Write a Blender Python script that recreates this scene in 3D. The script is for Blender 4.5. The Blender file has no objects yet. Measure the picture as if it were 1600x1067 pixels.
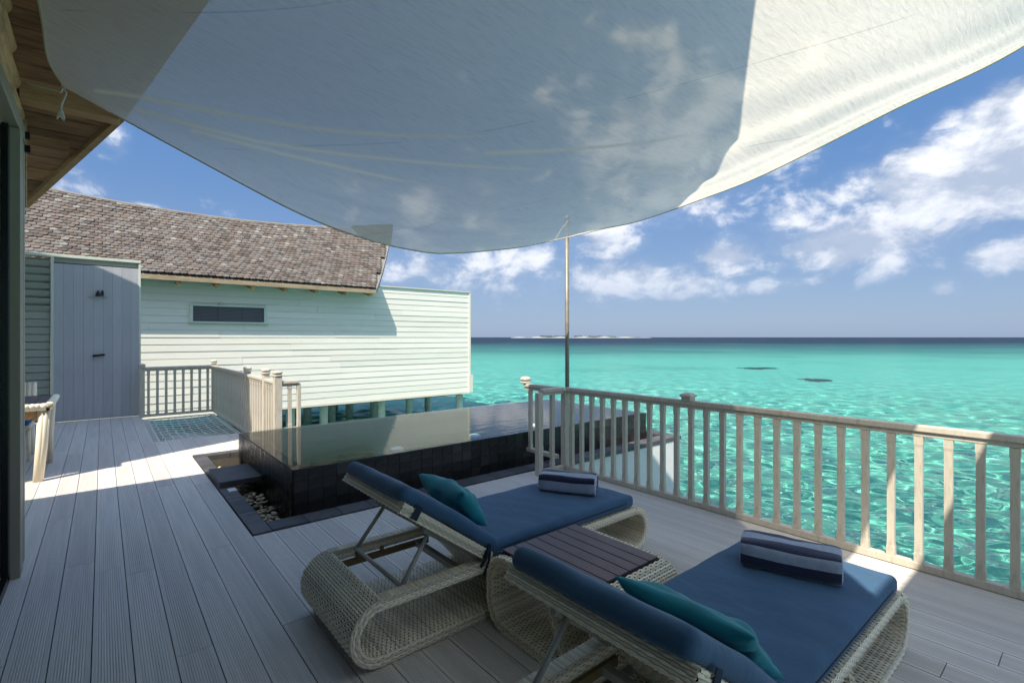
import bpy, math, random
import numpy as np
from mathutils import Vector, Matrix, Euler

random.seed(7)
rng = np.random.RandomState(7)
sc = bpy.context.scene
COL = sc.collection
R = math.radians

# ------------------------------------------------------------------ camera
F_PX, H_CAM, HORIZ, CX = 770.0, 1.6, 527.0, 800.0
cd = bpy.data.cameras.new('camera')
cam = bpy.data.objects.new('camera', cd)
COL.objects.link(cam)
sc.camera = cam
cd.sensor_width = 36
cd.lens = F_PX / 1600 * 36
cd.shift_y = -6.5 / 1600
cd.clip_start = 0.05
cd.clip_end = 60000
YAW = math.atan2(640, 770)
cam.location = (0, 0, H_CAM)
cam.rotation_euler = (R(90), 0, -YAW)

# ------------------------------------------------------------------ light
SUN = Vector((1.9, 1.0, -2.65))                      # the way the sunlight travels
SUN_EL = math.atan2(2.65, math.hypot(1.9, 1.0))
SKY_STRENGTH = 0.13
EXPOSURE = 1.5
sc.view_settings.view_transform = 'Standard'
sc.view_settings.look = 'None'
sc.view_settings.gamma = 1
sc.view_settings.use_curve_mapping = False
sc.view_settings.exposure = EXPOSURE
sc.cycles.use_denoising = True
sc.cycles.max_bounces = 10
sc.cycles.transparent_max_bounces = 16
sc.cycles.sample_clamp_indirect = 6

ld = bpy.data.lights.new('sun', 'SUN')
ld.energy = 2.6
ld.angle = R(0.53)
ld.color = (1.0, 0.93, 0.82)
ld.cycles.is_caustics_light = True
lo = bpy.data.objects.new('sun', ld)
COL.objects.link(lo)
lo.rotation_euler = SUN.to_track_quat('-Z', 'Y').to_euler()

world = bpy.data.worlds.new('World')
sc.world = world
world.use_nodes = True


class NT:
    """small helper round a node tree"""
    def __init__(s, tree):
        s.t = tree

    def n(s, kind, **kw):
        nd = s.t.nodes.new('ShaderNode' + kind)
        for k, v in kw.items():
            setattr(nd, k, v)
        return nd

    def l(s, a, b):
        s.t.links.new(a, b)

    def put(s, sock, v):
        if v is None:
            return
        if isinstance(v, bpy.types.NodeSocket):
            s.l(v, sock)
        elif isinstance(v, (tuple, list)) and len(v) == 3 and sock.type == 'RGBA':
            sock.default_value = (*v, 1)
        else:
            sock.default_value = v

    def math(s, op, a, b=None, c=None, clamp=False):
        nd = s.n('Math', operation=op, use_clamp=clamp)
        s.put(nd.inputs[0], a)
        if b is not None:
            s.put(nd.inputs[1], b)
        if c is not None:
            s.put(nd.inputs[2], c)
        return nd.outputs[0]

    def ramp(s, v, a, b, lo=0.0, hi=1.0, smooth=True):
        nd = s.n('MapRange')
        if smooth:
            nd.interpolation_type = 'SMOOTHSTEP'
        s.put(nd.inputs[0], v)
        for i, x in enumerate((a, b, lo, hi)):
            s.put(nd.inputs[i + 1], x)
        return nd.outputs[0]

    def mix(s, f, a, b, mode='MIX'):
        nd = s.n('Mix', data_type='RGBA', blend_type=mode)
        s.put(nd.inputs[0], f)
        s.put(nd.inputs[6], a)
        s.put(nd.inputs[7], b)
        return nd.outputs[2]

    def noise(s, vec, scale, detail=4, rough=0.55, dist=0.0, out=0):
        nd = s.n('TexNoise')
        if vec is not None:
            s.l(vec, nd.inputs['Vector'])
        nd.inputs['Scale'].default_value = scale
        nd.inputs['Detail'].default_value = detail
        nd.inputs['Roughness'].default_value = rough
        nd.inputs['Distortion'].default_value = dist
        return nd.outputs[out]

    def mapping(s, vec, scale=(1, 1, 1), loc=(0, 0, 0), rot=(0, 0, 0)):
        nd = s.n('Mapping')
        s.l(vec, nd.inputs[0])
        nd.inputs['Location'].default_value = loc
        nd.inputs['Rotation'].default_value = rot
        nd.inputs['Scale'].default_value = scale
        return nd.outputs[0]


def az_el(px, py):
    """compass direction (from +Y towards +X) and elevation of a sight line"""
    t = (px - CX) / F_PX
    return YAW + math.atan(t), math.atan2((HORIZ - py) / F_PX, math.hypot(1, t))


def build_world():
    w = NT(world.node_tree)
    bg = w.t.nodes['Background']
    sky = w.n('TexSky', sky_type='NISHITA')
    sky.sun_disc = False
    sky.sun_elevation = SUN_EL
    sky.sun_rotation = math.atan2(-SUN.x, -SUN.y)
    sky.altitude = 0
    sky.air_density = 1.0
    sky.dust_density = 0.6
    sky.ozone_density = 2.0
    g = w.n('TexCoord').outputs['Generated']
    sp = w.n('SeparateXYZ')
    w.l(g, sp.inputs[0])
    x, y, z = sp.outputs
    el = w.math('ARCSINE', z)
    az = w.math('ARCTAN2', x, y)
    cb = w.n('CombineXYZ')
    w.put(cb.inputs[0], w.math('MULTIPLY', az, 1.0))
    w.put(cb.inputs[1], w.math('MULTIPLY', el, 1.5))
    p = cb.outputs[0]
    # haze low over the sea
    hz = w.ramp(el, 0.34, 0.80, 1.0, 0.0)
    base = w.mix(1.0, sky.outputs[0], (0.88, .90, .88), 'MULTIPLY')
    low = w.mix(w.ramp(el, .0, .36), (.64, .92, 1.50), (.30, .68, 1.48))
    base = w.mix(w.math('MULTIPLY', hz, 0.92), base, low)
    # cumulus: where the banks stand (az, el, half width, half height, weight)
    banks = [(1500, 275, 200, 66, 1.4), (1580, 215, 100, 80, 1.2), (1340, 368, 180, 42, 1.1), (1142, 396, 52, 27, 1.05),
             (1245, 345, 50, 36, .85), (955, 440, 120, 36, .78), (800, 428, 105, 42, .75), (940, 378, 62, 28, .95),
             (1075, 452, 48, 20, .75), (1565, 400, 60, 26, .95), (1475, 452, 26, 14, .75), (1205, 450, 75, 14, .7),
             (1485, 187, 46, 24, .62), (1040, 215, 170, 130, 1.05), (650, 415, 70, 40, .7), (236, 326, 34, 9, .8),
             (105, 290, 60, 28, .6), (172, 215, 40, 28, .6), (700, 330, 130, 45, .7), (1000, 60, 120, 40, .55)]
    acc = None
    for px, py, rx, ry, wt in banks:
        a, e = az_el(px, py)
        a1, _ = az_el(px + rx, py)
        _, e1 = az_el(px, py - ry)
        da = w.math('MULTIPLY', w.math('SUBTRACT', az, a), 1 / abs(a1 - a))
        de = w.math('MULTIPLY', w.math('SUBTRACT', el, e), 1 / abs(e1 - e))
        q = w.math('ADD', w.math('MULTIPLY', da, da), w.math('MULTIPLY', de, de))
        b = w.math('MULTIPLY', w.math('EXPONENT', w.math('MULTIPLY', q, -0.8)), wt)
        acc = b if acc is None else w.math('MAXIMUM', acc, b)
    # scattered banks all round, as in view
    allr = w.ramp(w.noise(p, 2.2, 2, .5), .46, .62, 0, .85)
    allr = w.math('MULTIPLY', allr, w.ramp(el, .02, .2))
    allr = w.math('MULTIPLY', allr, w.ramp(w.math('ABSOLUTE', w.math('SUBTRACT', az, YAW)), .75, 1.0))
    acc = w.math('MAXIMUM', acc, allr)
    n1 = w.noise(p, 9.5, 12, .60, .25)
    d = w.math('ADD', acc, w.math('MULTIPLY', w.math('SUBTRACT', n1, .5), 2.3))
    dens = w.ramp(d, .27, .86)
    thin = w.math('MULTIPLY', w.ramp(w.math('ADD', acc, w.math('MULTIPLY', w.math('SUBTRACT', n1, .5), 1.2)), .12, .9), .34)
    dens = w.math('MAXIMUM', dens, thin)
    dens = w.math('MULTIPLY', dens, w.ramp(el, 0.015, .14))
    p2 = w.mapping(p, loc=(.035, -.05, 0))
    n2 = w.noise(p2, 9.5, 6, .55, .25)
    lit = w.ramp(w.math('SUBTRACT', n1, n2), -.16, .17)
    cl = w.mix(lit, (1.45, 1.68, 2.1), (3.45, 3.45, 3.5))
    cl = w.mix(w.ramp(el, 0.0, .42, .5, .0), cl, (1.2, 1.48, 2.05))
    col = w.mix(w.math('MULTIPLY', dens, .93), base, cl)
    w.l(col, bg.inputs[0])
    bg.inputs[1].default_value = SKY_STRENGTH


build_world()

# ------------------------------------------------------------------ materials
MATS = {}


def mat(name, color=(.5, .5, .5), rough=.6, var=0.0, nscale=6.0, bump=0.0, bscale=60.0, stretch=(1, 1, 1), spec=.4,
        metal=0.0, rand=0.0, island=0.0, dirt=None, dscale=2.0, damt=.5, sheen=0.0, detail=5):
    """procedural surface: base colour, soft mottling, per-object shade, dirt, fine relief"""
    if name in MATS:
        return MATS[name]
    m = bpy.data.materials.new(name)
    m.use_nodes = True
    t = NT(m.node_tree)
    b = t.t.nodes['Principled BSDF']
    tc = t.n('TexCoord').outputs['Object']
    vec = t.mapping(tc, scale=stretch) if stretch != (1, 1, 1) else tc
    col = None
    c = t.n('RGB')
    c.outputs[0].default_value = (*color, 1)
    col = c.outputs[0]
    if var:
        v = t.ramp(t.noise(vec, nscale, detail, .6), .25, .75, 1 - var, 1 + var, smooth=False)
        hs = t.n('HueSaturation')
        t.l(v, hs.inputs['Value'])
        t.l(col, hs.inputs['Color'])
        col = hs.outputs[0]
    if rand or island:
        src = t.n('ObjectInfo').outputs['Random'] if rand else t.n('NewGeometry').outputs['Random Per Island']
        a = rand or island
        hs = t.n('HueSaturation')
        t.l(t.ramp(src, 0, 1, 1 - a, 1 + a, smooth=False), hs.inputs['Value'])
        t.l(col, hs.inputs['Color'])
        col = hs.outputs[0]
    if dirt is not None:
        f = t.math('MULTIPLY', t.ramp(t.noise(vec, dscale, 6, .65), .5, .72), damt)
        col = t.mix(f, col, dirt)
    t.l(col, b.inputs['Base Color'])
    b.inputs['Roughness'].default_value = rough
    b.inputs['Metallic'].default_value = metal
    b.inputs['Specular IOR Level'].default_value = spec
    if sheen:
        b.inputs['Sheen Weight'].default_value = sheen
    if bump:
        bp = t.n('Bump')
        bp.inputs['Strength'].default_value = bump
        bp.inputs['Distance'].default_value = .004
        t.l(t.noise(vec, bscale, 4, .6), bp.inputs['Height'])
        t.l(bp.outputs[0], b.inputs['Normal'])
    MATS[name] = m
    return m


M_deck = mat('deck composite', (.64, .59, .53), .62, var=.14, nscale=5, rand=.09, stretch=(6, .6, 1), bump=.25, bscale=70,
             dirt=(.47, .435, .40), dscale=1.3, damt=.45)
M_dark = mat('dark understructure', (.03, .03, .03), .9)
M_rail = mat('taupe painted wood', (.58, .525, .42), .5, var=.1, nscale=4, stretch=(6, 6, 1), bump=.25, bscale=25,
             dirt=(.26, .22, .16), dscale=7, damt=.45)
M_wicker = mat('cream wicker strand', (.84, .75, .565), .45, island=.25, bump=.1, bscale=200)
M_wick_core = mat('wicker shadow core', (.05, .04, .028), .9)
M_navy = mat('navy cushion cloth', (.034, .098, .182), .8, var=.16, nscale=3, bump=.9, bscale=11, sheen=.15, stretch=(2.2, 1, 1))
M_navy_dk = mat('navy strap', (.012, .022, .045), .7)
M_teal = mat('teal pillow cloth', (.0, .21, .25), .7, var=.16, nscale=5, bump=1.0, bscale=14, sheen=.2)
M_tow_d = mat('navy terry', (.012, .017, .05), .95, bump=1.0, bscale=160, sheen=.4)
M_tow_l = mat('pale grey terry', (.36, .40, .50), .95, var=.12, nscale=40, bump=1.0, bscale=160, sheen=.4)
M_slat = mat('dark plum slat', (.115, .070, .064), .42, var=.2, nscale=7, rand=.12, stretch=(5, 1, 5), bump=.2, bscale=40)
M_alu = mat('grey painted metal', (.42, .40, .36), .45)
M_steel = mat('galvanised pole', (.27, .24, .19), .5, metal=.4, var=.25, nscale=6, dirt=(.2, .14, .08), dscale=9, damt=.5)
M_olive = mat('olive brown bar', (.20, .15, .06), .5)
M_blacktile = mat('black stone tile', (.022, .021, .021), .36, rand=.3, var=.35, nscale=14, bump=.4, bscale=40, spec=.45,
                  dirt=(.055, .05, .042), dscale=5, damt=.6)
M_tile_lt = mat('worn stone tile', (.045, .043, .04), .5, rand=.3, var=.3, nscale=10, bump=.4, bscale=40)
M_kerb = mat('grey stone kerb', (.082, .078, .078), .55, rand=.32, var=.25, nscale=9, bump=.5, bscale=50)
M_kerb_in = mat('trough lining', (.12, .105, .085), .6, var=.35, nscale=5, dirt=(.04, .035, .03), dscale=4, damt=.7)
M_grout = mat('dark grout', (.018, .017, .016), .8)
M_poolin = mat('pool lining', (.030, .040, .040), .6, var=.2, nscale=8)
M_white = mat('white render', (.70, .70, .66), .8, var=.06, nscale=6, bump=.5, bscale=45, dirt=(.5, .52, .45), dscale=3, damt=.4)
M_pebble = mat('cream pebble', (.55, .45, .30), .6, island=.25)
M_siding = mat('pale green siding', (.80, .765, .665), .6, var=.06, nscale=2.2, rand=.05, stretch=(.5, 1, 5), bump=.15, bscale=30,
               dirt=(.72, .69, .57), dscale=1.6, damt=.35)
M_trim = mat('pale green trim', (.62, .66, .55), .55, var=.06, nscale=5)
M_cream = mat('cream trim', (.68, .63, .52), .55, var=.05, nscale=4)
M_glassdk = mat('dark shutter', (.075, .072, .085), .4)
M_shutter = mat('grey shutter slat', (.15, .145, .165), .45)
M_shower = mat('grey shower boards', (.44, .45, .46), .55, var=.07, nscale=3, rand=.05, stretch=(6, 1, .6), bump=.15, bscale=20,
               dirt=(.36, .365, .375), dscale=1.1, damt=.4)
M_black = mat('black fitting', (.015, .015, .016), .3, metal=.3)
M_louvre = mat('sage louvre', (.36, .40, .33), .6, var=.06, nscale=4, rand=.05)
M_frame = mat('grey green frame', (.34, .31, .23), .5, var=.1, nscale=3, stretch=(4, 4, .6))
M_wood = mat('weathered pine', (.46, .25, .11), .65, var=.45, nscale=3.5, rand=.18, stretch=(1.2, 9, 9), bump=.4, bscale=18,
             dirt=(.10, .055, .03), dscale=3, damt=.6)
M_woodx = mat('weathered pine lengthwise', (.48, .29, .13), .65, var=.4, nscale=3.5, rand=.2, stretch=(9, 1.2, 9), bump=.4, bscale=18,
              dirt=(.12, .075, .04), dscale=3, damt=.55)
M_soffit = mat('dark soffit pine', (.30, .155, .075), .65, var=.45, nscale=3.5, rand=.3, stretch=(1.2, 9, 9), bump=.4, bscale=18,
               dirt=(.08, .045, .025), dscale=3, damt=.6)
M_beam = mat('pale pine beam', (.47, .28, .13), .6, var=.35, nscale=4, stretch=(1.2, 10, 10), bump=.4, bscale=18, dirt=(.22, .12, .05), dscale=4, damt=.6)
M_fascia = mat('silvered fascia', (.40, .30, .19), .7, var=.3, nscale=3, stretch=(.8, 6, 6), dirt=(.2, .15, .1), dscale=2, damt=.5)
M_woodgrey = mat('greyed timber', (.24, .22, .19), .75, var=.3, nscale=4, stretch=(1, 8, 8))
M_concrete = mat('concrete pile', (.52, .52, .47), .85, var=.12, nscale=4, dirt=(.2, .22, .17), dscale=3, damt=.6)
M_net = mat('net cord', (.72, .72, .66), .8)
M_rope = mat('white rope', (.7, .68, .6), .85)
M_rock = mat('reef rock', (.17, .20, .19), .9, var=.3, nscale=.6)
M_sand = mat('beach sand', (.40, .39, .36), .9)
M_forest = mat('far palm wood', (.045, .075, .05), .9, island=.3)
M_cyan = mat('pale light lens', (.75, .9, .88), .3)
M_blue_c = mat('blue chair cushion', (.02, .09, .25), .8)


def shingle_mat():
    m = bpy.data.materials.new('cedar shingle')
    m.use_nodes = True
    t = NT(m.node_tree)
    b = t.t.nodes['Principled BSDF']
    r1 = t.math('FRACT', t.math('ADD', t.n('ObjectInfo').outputs['Random'], t.n('NewGeometry').outputs['Random Per Island']))
    cr = t.n('ValToRGB')
    el = cr.color_ramp.elements
    el[0].position, el[0].color = 0, (.10, .082, .066, 1)
    el[1].position, el[1].color = 1, (.36, .335, .29, 1)
    for p, c in ((.25, (.17, .13, .10, 1)), (.5, (.23, .18, .14, 1)), (.7, (.20, .18, .16, 1)), (.92, (.235, .205, .17, 1))):
        e = el.new(p)
        e.color = c
    t.l(r1, cr.inputs[0])
    tc = t.n('TexCoord').outputs['Object']
    v = t.ramp(t.noise(tc, 7, 5, .65), .2, .8, .50, .86, smooth=False)
    hs = t.n('HueSaturation')
    t.l(v, hs.inputs['Value'])
    t.l(cr.outputs[0], hs.inputs['Color'])
    t.l(hs.outputs[0], b.inputs['Base Color'])
    b.inputs['Roughness'].default_value = .85
    return m


M_shingle = shingle_mat()


def sail_mat(name='translucent sailcloth', tone=(.91, .85, .70), through=.55, clear=.155):
    m = bpy.data.materials.new(name)
    m.use_nodes = True
    t = NT(m.node_tree)
    t.t.nodes.clear()
    out = t.n('OutputMaterial')
    tc = t.n('TexCoord').outputs['Object']
    # faint crease lines, drawn as darker bands in the cloth colour
    st = t.mapping(tc, rot=(0, 0, R(31)), scale=(1, 7, 1))
    wv = t.mapping(tc, rot=(0, 0, R(-38)), scale=(1, 1, 1))
    w1 = t.n('TexWave', wave_type='BANDS', bands_direction='X', wave_profile='SAW')
    t.l(wv, w1.inputs['Vector'])
    w1.inputs['Scale'].default_value = .33
    w1.inputs['Distortion'].default_value = .25
    w1.inputs['Detail'].default_value = 1
    br_ = t.ramp(t.noise(tc, 2.3, 4, .6), .42, .6, 1.0, .0)
    crease = t.math('SUBTRACT', 1.0, t.math('MULTIPLY', t.ramp(w1.outputs['Fac'], .985, 1.0, 0, .30), br_))
    grime = t.ramp(t.noise(st, 9, 6, .7), .42, .8, 1.0, .82)
    f = t.math('MULTIPLY', crease, grime)
    sm = t.n('Attribute', attribute_name='lit_fold').outputs['Fac']
    cmb = t.n('CombineColor')
    for i in range(3):
        t.l(f, cmb.inputs[i])
    col = t.mix(1.0, tone, cmb.outputs[0], 'MULTIPLY')
    col = t.mix(t.math('MULTIPLY', sm, .9), col, (.98, .88, .60))  # warm streaks: light caught by the folds, painted into the colour
    bp = t.n('Bump')
    bp.inputs['Strength'].default_value = .28
    bp.inputs['Distance'].default_value = .025
    t.l(t.noise(st, 5, 5, .6, .6), bp.inputs['Height'])
    di, tl, tr = t.n('BsdfDiffuse'), t.n('BsdfTranslucent'), t.n('BsdfTransparent')
    t.l(col, di.inputs[0])
    t.l(col, tl.inputs[0])
    t.l(bp.outputs[0], di.inputs['Normal'])
    t.l(bp.outputs[0], tl.inputs['Normal'])
    m1, m2 = t.n('MixShader'), t.n('MixShader')
    t.l(t.math('ADD', through, t.math('MULTIPLY', sm, .3)), m1.inputs[0])
    t.l(t.math('MULTIPLY', t.math('SUBTRACT', 1.0, sm), clear), m2.inputs[0])
    t.l(di.outputs[0], m1.inputs[1])
    t.l(tl.outputs[0], m1.inputs[2])
    t.l(m1.outputs[0], m2.inputs[1])
    t.l(tr.outputs[0], m2.inputs[2])
    t.l(m2.outputs[0], out.inputs[0])
    return m


M_sail = sail_mat()
M_hem = mat('sail hem', (.55, .50, .34), .8)


def water_mat(name, tint, rough, bump, scale, refract, stretch=(1, 1, 1), dist=.02, cap=1.0):
    m = bpy.data.materials.new(name)
    m.use_nodes = True
    t = NT(m.node_tree)
    t.t.nodes.clear()
    out = t.n('OutputMaterial')
    mix = t.n('MixShader')
    fr = t.n('Fresnel')
    fr.inputs[0].default_value = 1.33
    if refract:
        a = t.n('BsdfRefraction')
        a.inputs['IOR'].default_value = 1.33
        a.inputs['Roughness'].default_value = 0
    else:
        a = t.n('BsdfTransparent')
    a.inputs[0].default_value = (*tint, 1)
    gl = t.n('BsdfGlossy')
    gl.inputs['Roughness'].default_value = rough
    if bump:
        tc = t.n('TexCoord').outputs['Object']
        bp = t.n('Bump')
        bp.inputs['Strength'].default_value = bump
        bp.inputs['Distance'].default_value = dist
        t.l(t.noise(t.mapping(tc, scale=stretch), scale, 3, .5), bp.inputs['Height'])
        t.l(bp.outputs[0], fr.inputs['Normal'])
        t.l(bp.outputs[0], gl.inputs['Normal'])
    t.l(t.math('MINIMUM', fr.outputs[0], cap), mix.inputs[0])
    t.l(a.outputs[0], mix.inputs[1])
    t.l(gl.outputs[0], mix.inputs[2])
    t.l(mix.outputs[0], out.inputs[0])
    return m


M_sea = water_mat('sea water', (.55, .885, .81), .10, .55, 1.6, True, (1, 1, 1), .10, .22)
M_poolw = water_mat('pool water', (.80, .90, .88), .02, .22, 3.0, False, (1, 2.2, 1), .01)


def seabed_mat():
    m = bpy.data.materials.new('lagoon bed')
    m.use_nodes = True
    t = NT(m.node_tree)
    b = t.t.nodes['Principled BSDF']
    b.inputs['Roughness'].default_value = 1
    b.inputs['Specular IOR Level'].default_value = 0
    pos = t.n('NewGeometry').outputs['Position']
    sp = t.n('SeparateXYZ')
    t.l(pos, sp.inputs[0])
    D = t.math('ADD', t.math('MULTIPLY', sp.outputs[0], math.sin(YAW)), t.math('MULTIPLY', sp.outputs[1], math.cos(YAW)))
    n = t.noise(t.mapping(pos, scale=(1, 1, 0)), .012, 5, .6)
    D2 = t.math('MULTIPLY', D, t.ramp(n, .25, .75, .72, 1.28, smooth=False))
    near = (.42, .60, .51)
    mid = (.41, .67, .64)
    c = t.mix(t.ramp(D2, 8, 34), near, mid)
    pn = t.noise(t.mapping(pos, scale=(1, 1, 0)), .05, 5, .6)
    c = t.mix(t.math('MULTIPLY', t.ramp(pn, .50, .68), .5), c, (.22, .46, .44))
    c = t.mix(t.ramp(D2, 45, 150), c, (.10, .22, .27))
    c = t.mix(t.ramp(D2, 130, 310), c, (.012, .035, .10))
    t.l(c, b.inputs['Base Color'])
    return m


M_bed = seabed_mat()


# ------------------------------------------------------------------ mesh helpers
def tag(o, label=None, cat=None, group=None, kind=None):
    for k, v in (('label', label), ('category', cat), ('group', group), ('kind', kind)):
        if v:
            o[k] = v
    return o


def empty(name, loc=(0, 0, 0), rz=0.0):
    o = bpy.data.objects.new(name, None)
    COL.objects.link(o)
    o.location = loc
    o.rotation_euler = (0, 0, rz)
    o.empty_display_size = .1
    return o


def link(name, me, parent=None, loc=(0, 0, 0), rot=(0, 0, 0), scale=(1, 1, 1)):
    o = bpy.data.objects.new(name, me)
    COL.objects.link(o)
    o.location, o.rotation_euler, o.scale = loc, rot, scale
    if parent is not None:
        o.parent = parent
    return o


class MB:
    """collects geometry, then becomes one mesh"""
    def __init__(s):
        s.v, s.f, s.m, s.n = [], [], [], 0

    def add(s, v, f, mi=0):
        v = np.asarray(v, float).reshape(-1, 3)
        s.v.append(v)
        for q in f:
            s.f.append(tuple(int(i) + s.n for i in q))
        s.m += [mi] * len(f)
        s.n += len(v)
        return s

    def box(s, x0, x1, y0, y1, z0, z1, mi=0):
        v = [(x, y, z) for z in (z0, z1) for y in (y0, y1) for x in (x0, x1)]
        return s.add(v, [(0, 2, 3, 1), (4, 5, 7, 6), (0, 1, 5, 4), (2, 6, 7, 3), (0, 4, 6, 2), (1, 3, 7, 5)], mi)

    def hexa(s, lower, upper, mi=0):
        """eight corners: lower quad and upper quad, both counter-clockwise from above"""
        return s.add(list(lower) + list(upper), [(3, 2, 1, 0), (4, 5, 6, 7), (0, 1, 5, 4), (1, 2, 6, 5), (2, 3, 7, 6), (3, 0, 4, 7)], mi)

    def prism(s, poly, ext, mi=0):
        """poly: list of 3D points, ext: vector"""
        p = np.asarray(poly, float)
        n = len(p)
        q = p + np.asarray(ext, float)
        f = [tuple(range(n - 1, -1, -1)), tuple(range(n, 2 * n))]
        f += [(i, (i + 1) % n, n + (i + 1) % n, n + i) for i in range(n)]
        return s.add(np.vstack([p, q]), f, mi)

    def tube(s, pts, r, k=8, mi=0, caps=True):
        pts = [Vector(p) for p in pts]
        rr = r if isinstance(r, (list, tuple)) else [r] * len(pts)
        rings = []
        up = None
        for i, p in enumerate(pts):
            d = (pts[min(i + 1, len(pts) - 1)] - pts[max(i - 1, 0)]).normalized()
            if up is None:
                up = Vector((0, 0, 1)) if abs(d.z) < .9 else Vector((1, 0, 0))
            a = d.cross(up).normalized()
            b = a.cross(d).normalized()
            up = b
            rings.append([tuple(p + (a * math.cos(t) + b * math.sin(t)) * rr[i]) for t in [2 * math.pi * j / k for j in range(k)]])
        f = []
        for i in range(len(pts) - 1):
            for j in range(k):
                f.append((i * k + j, i * k + (j + 1) % k, (i + 1) * k + (j + 1) % k, (i + 1) * k + j))
        if caps:
            f.append(tuple(range(k - 1, -1, -1)))
            f.append(tuple((len(pts) - 1) * k + j for j in range(k)))
        return s.add([v for ring in rings for v in ring], f, mi)

    def lathe(s, prof, c=(0, 0, 0), k=16, mi=0, sq=None):
        """prof: (r, z); sq: superellipse exponent for squarish turned caps"""
        v = []
        for r, z in prof:
            for j in range(k):
                t = 2 * math.pi * (j + .5) / k
                cx, sy = math.cos(t), math.sin(t)
                if sq:
                    e = 2 / sq
                    cx, sy = math.copysign(abs(cx) ** e, cx), math.copysign(abs(sy) ** e, sy)
                v.append((c[0] + r * cx, c[1] + r * sy, c[2] + z))
        f = []
        for i in range(len(prof) - 1):
            for j in range(k):
                f.append((i * k + j, i * k + (j + 1) % k, (i + 1) * k + (j + 1) % k, (i + 1) * k + j))
        f.append(tuple(range(k - 1, -1, -1)))
        f.append(tuple((len(prof) - 1) * k + j for j in range(k)))
        return s.add(v, f, mi)

    def grid(s, P, mi=0, flip=False):
        P = np.asarray(P, float)
        a, b = P.shape[:2]
        idx = np.arange(a * b).reshape(a, b)
        q = np.stack([idx[:-1, :-1], idx[1:, :-1], idx[1:, 1:], idx[:-1, 1:]], -1).reshape(-1, 4)
        if flip:
            q = q[:, ::-1]
        return s.add(P.reshape(-1, 3), q.tolist(), mi)

    def mesh(s, name, mats, smooth=False):
        me = bpy.data.meshes.new(name)
        V = np.vstack(s.v)
        me.from_pydata(V.tolist(), [], s.f)
        for m in (mats if isinstance(mats, (list, tuple)) else [mats]):
            me.materials.append(m)
        if len(set(s.m)) > 1:
            me.polygons.foreach_set('material_index', s.m)
        if smooth:
            me.polygons.foreach_set('use_smooth', [True] * len(me.polygons))
        me.update()
        return me

    def build(s, name, mats, parent=None, smooth=False, loc=(0, 0, 0), rot=(0, 0, 0), bevel=0, auto=False):
        me = s.mesh(name, mats, smooth)
        o = link(name, me, parent, loc, rot)
        if bevel:
            b = o.modifiers.new('bevel', 'BEVEL')
            b.width = bevel
            b.segments = 2
            b.limit_method = 'ANGLE'
            b.angle_limit = R(40)
        if auto:
            me.polygons.foreach_set('use_smooth', [True] * len(me.polygons))
            me.set_sharp_from_angle(angle=R(38))
        return o


def at_y(px, py, Y):
    t = (px - CX) / F_PX
    d = Y / (math.cos(YAW) - math.sin(YAW) * t)
    return Vector((math.sin(YAW) * d + math.cos(YAW) * t * d, Y, H_CAM - (py - HORIZ) / F_PX * d))


def at_x(px, py, X):
    t = (px - CX) / F_PX
    d = X / (math.sin(YAW) + math.cos(YAW) * t)
    return Vector((X, math.cos(YAW) * d - math.sin(YAW) * t * d, H_CAM - (py - HORIZ) / F_PX * d))


# ------------------------------------------------------------------ sea
ZW = -1.5


def build_sea():
    r = np.random.RandomState(3)
    K = []
    for i in range(110):
        lam = .17 * (20 ** r.rand())
        th = r.normal(.55, .8)
        K.append((2 * math.pi / lam * math.cos(th), 2 * math.pi / lam * math.sin(th),
                  lam * .0032 * (.55 + .9 * r.rand()) * (2.0 if lam < .9 else .75 if lam < 2 else .5), r.rand() * 6.28, lam))
    dr = .0062
    rs = [2.0]
    while rs[-1] < 420:
        rs.append(rs[-1] * (1 + dr * (1 if rs[-1] < 110 else 3.5)))
    while rs[-1] < 40000:
        rs.append(rs[-1] * 1.5)
    rs = np.array(rs)
    an = np.linspace(-1.15, 2.45, 640)
    A, RR = np.meshgrid(an, rs)
    X, Y = RR * np.sin(A), RR * np.cos(A)
    Z = np.zeros_like(X)
    cell = np.where(RR < 110, RR * dr, RR * dr * 3.5)
    for kx, ky, a, p, lam in K:
        Z += a * np.clip((lam / cell - 2.2) / 3, 0, 1) * np.sin(kx * X + ky * Y + p)
    b = MB()
    b.grid(np.stack([X, Y, Z + ZW], -1), flip=True)
    # the rest of the sheet, behind the lagoon in view
    an2 = np.linspace(2.45, 2 * math.pi - 1.15, 40)
    rs2 = np.array([2.0, 6, 20, 80, 420, 3000, 40000])
    A, RR = np.meshgrid(an2, rs2)
    b.grid(np.stack([RR * np.sin(A), RR * np.cos(A), np.full_like(A, ZW)], -1), flip=True)
    a3 = np.linspace(0, 2 * math.pi, 33)[:-1]
    b.add([(2 * math.sin(t), 2 * math.cos(t), ZW) for t in a3][::-1], [tuple(range(32))])
    o = b.build('sea', M_sea, smooth=True)
    tag(o, 'turquoise lagoon water with small ripples', 'sea', kind='structure')
    o.cycles.is_caustics_caster = True
    b = MB()
    b.add([(-45000, -45000, 0), (45000, -45000, 0), (45000, 45000, 0), (-45000, 45000, 0)], [(0, 1, 2, 3)])
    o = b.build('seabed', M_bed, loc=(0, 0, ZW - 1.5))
    tag(o, 'sandy lagoon floor under the shallow water', 'seabed', kind='structure')
    o.cycles.is_caustics_receiver = True


build_sea()


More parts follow.
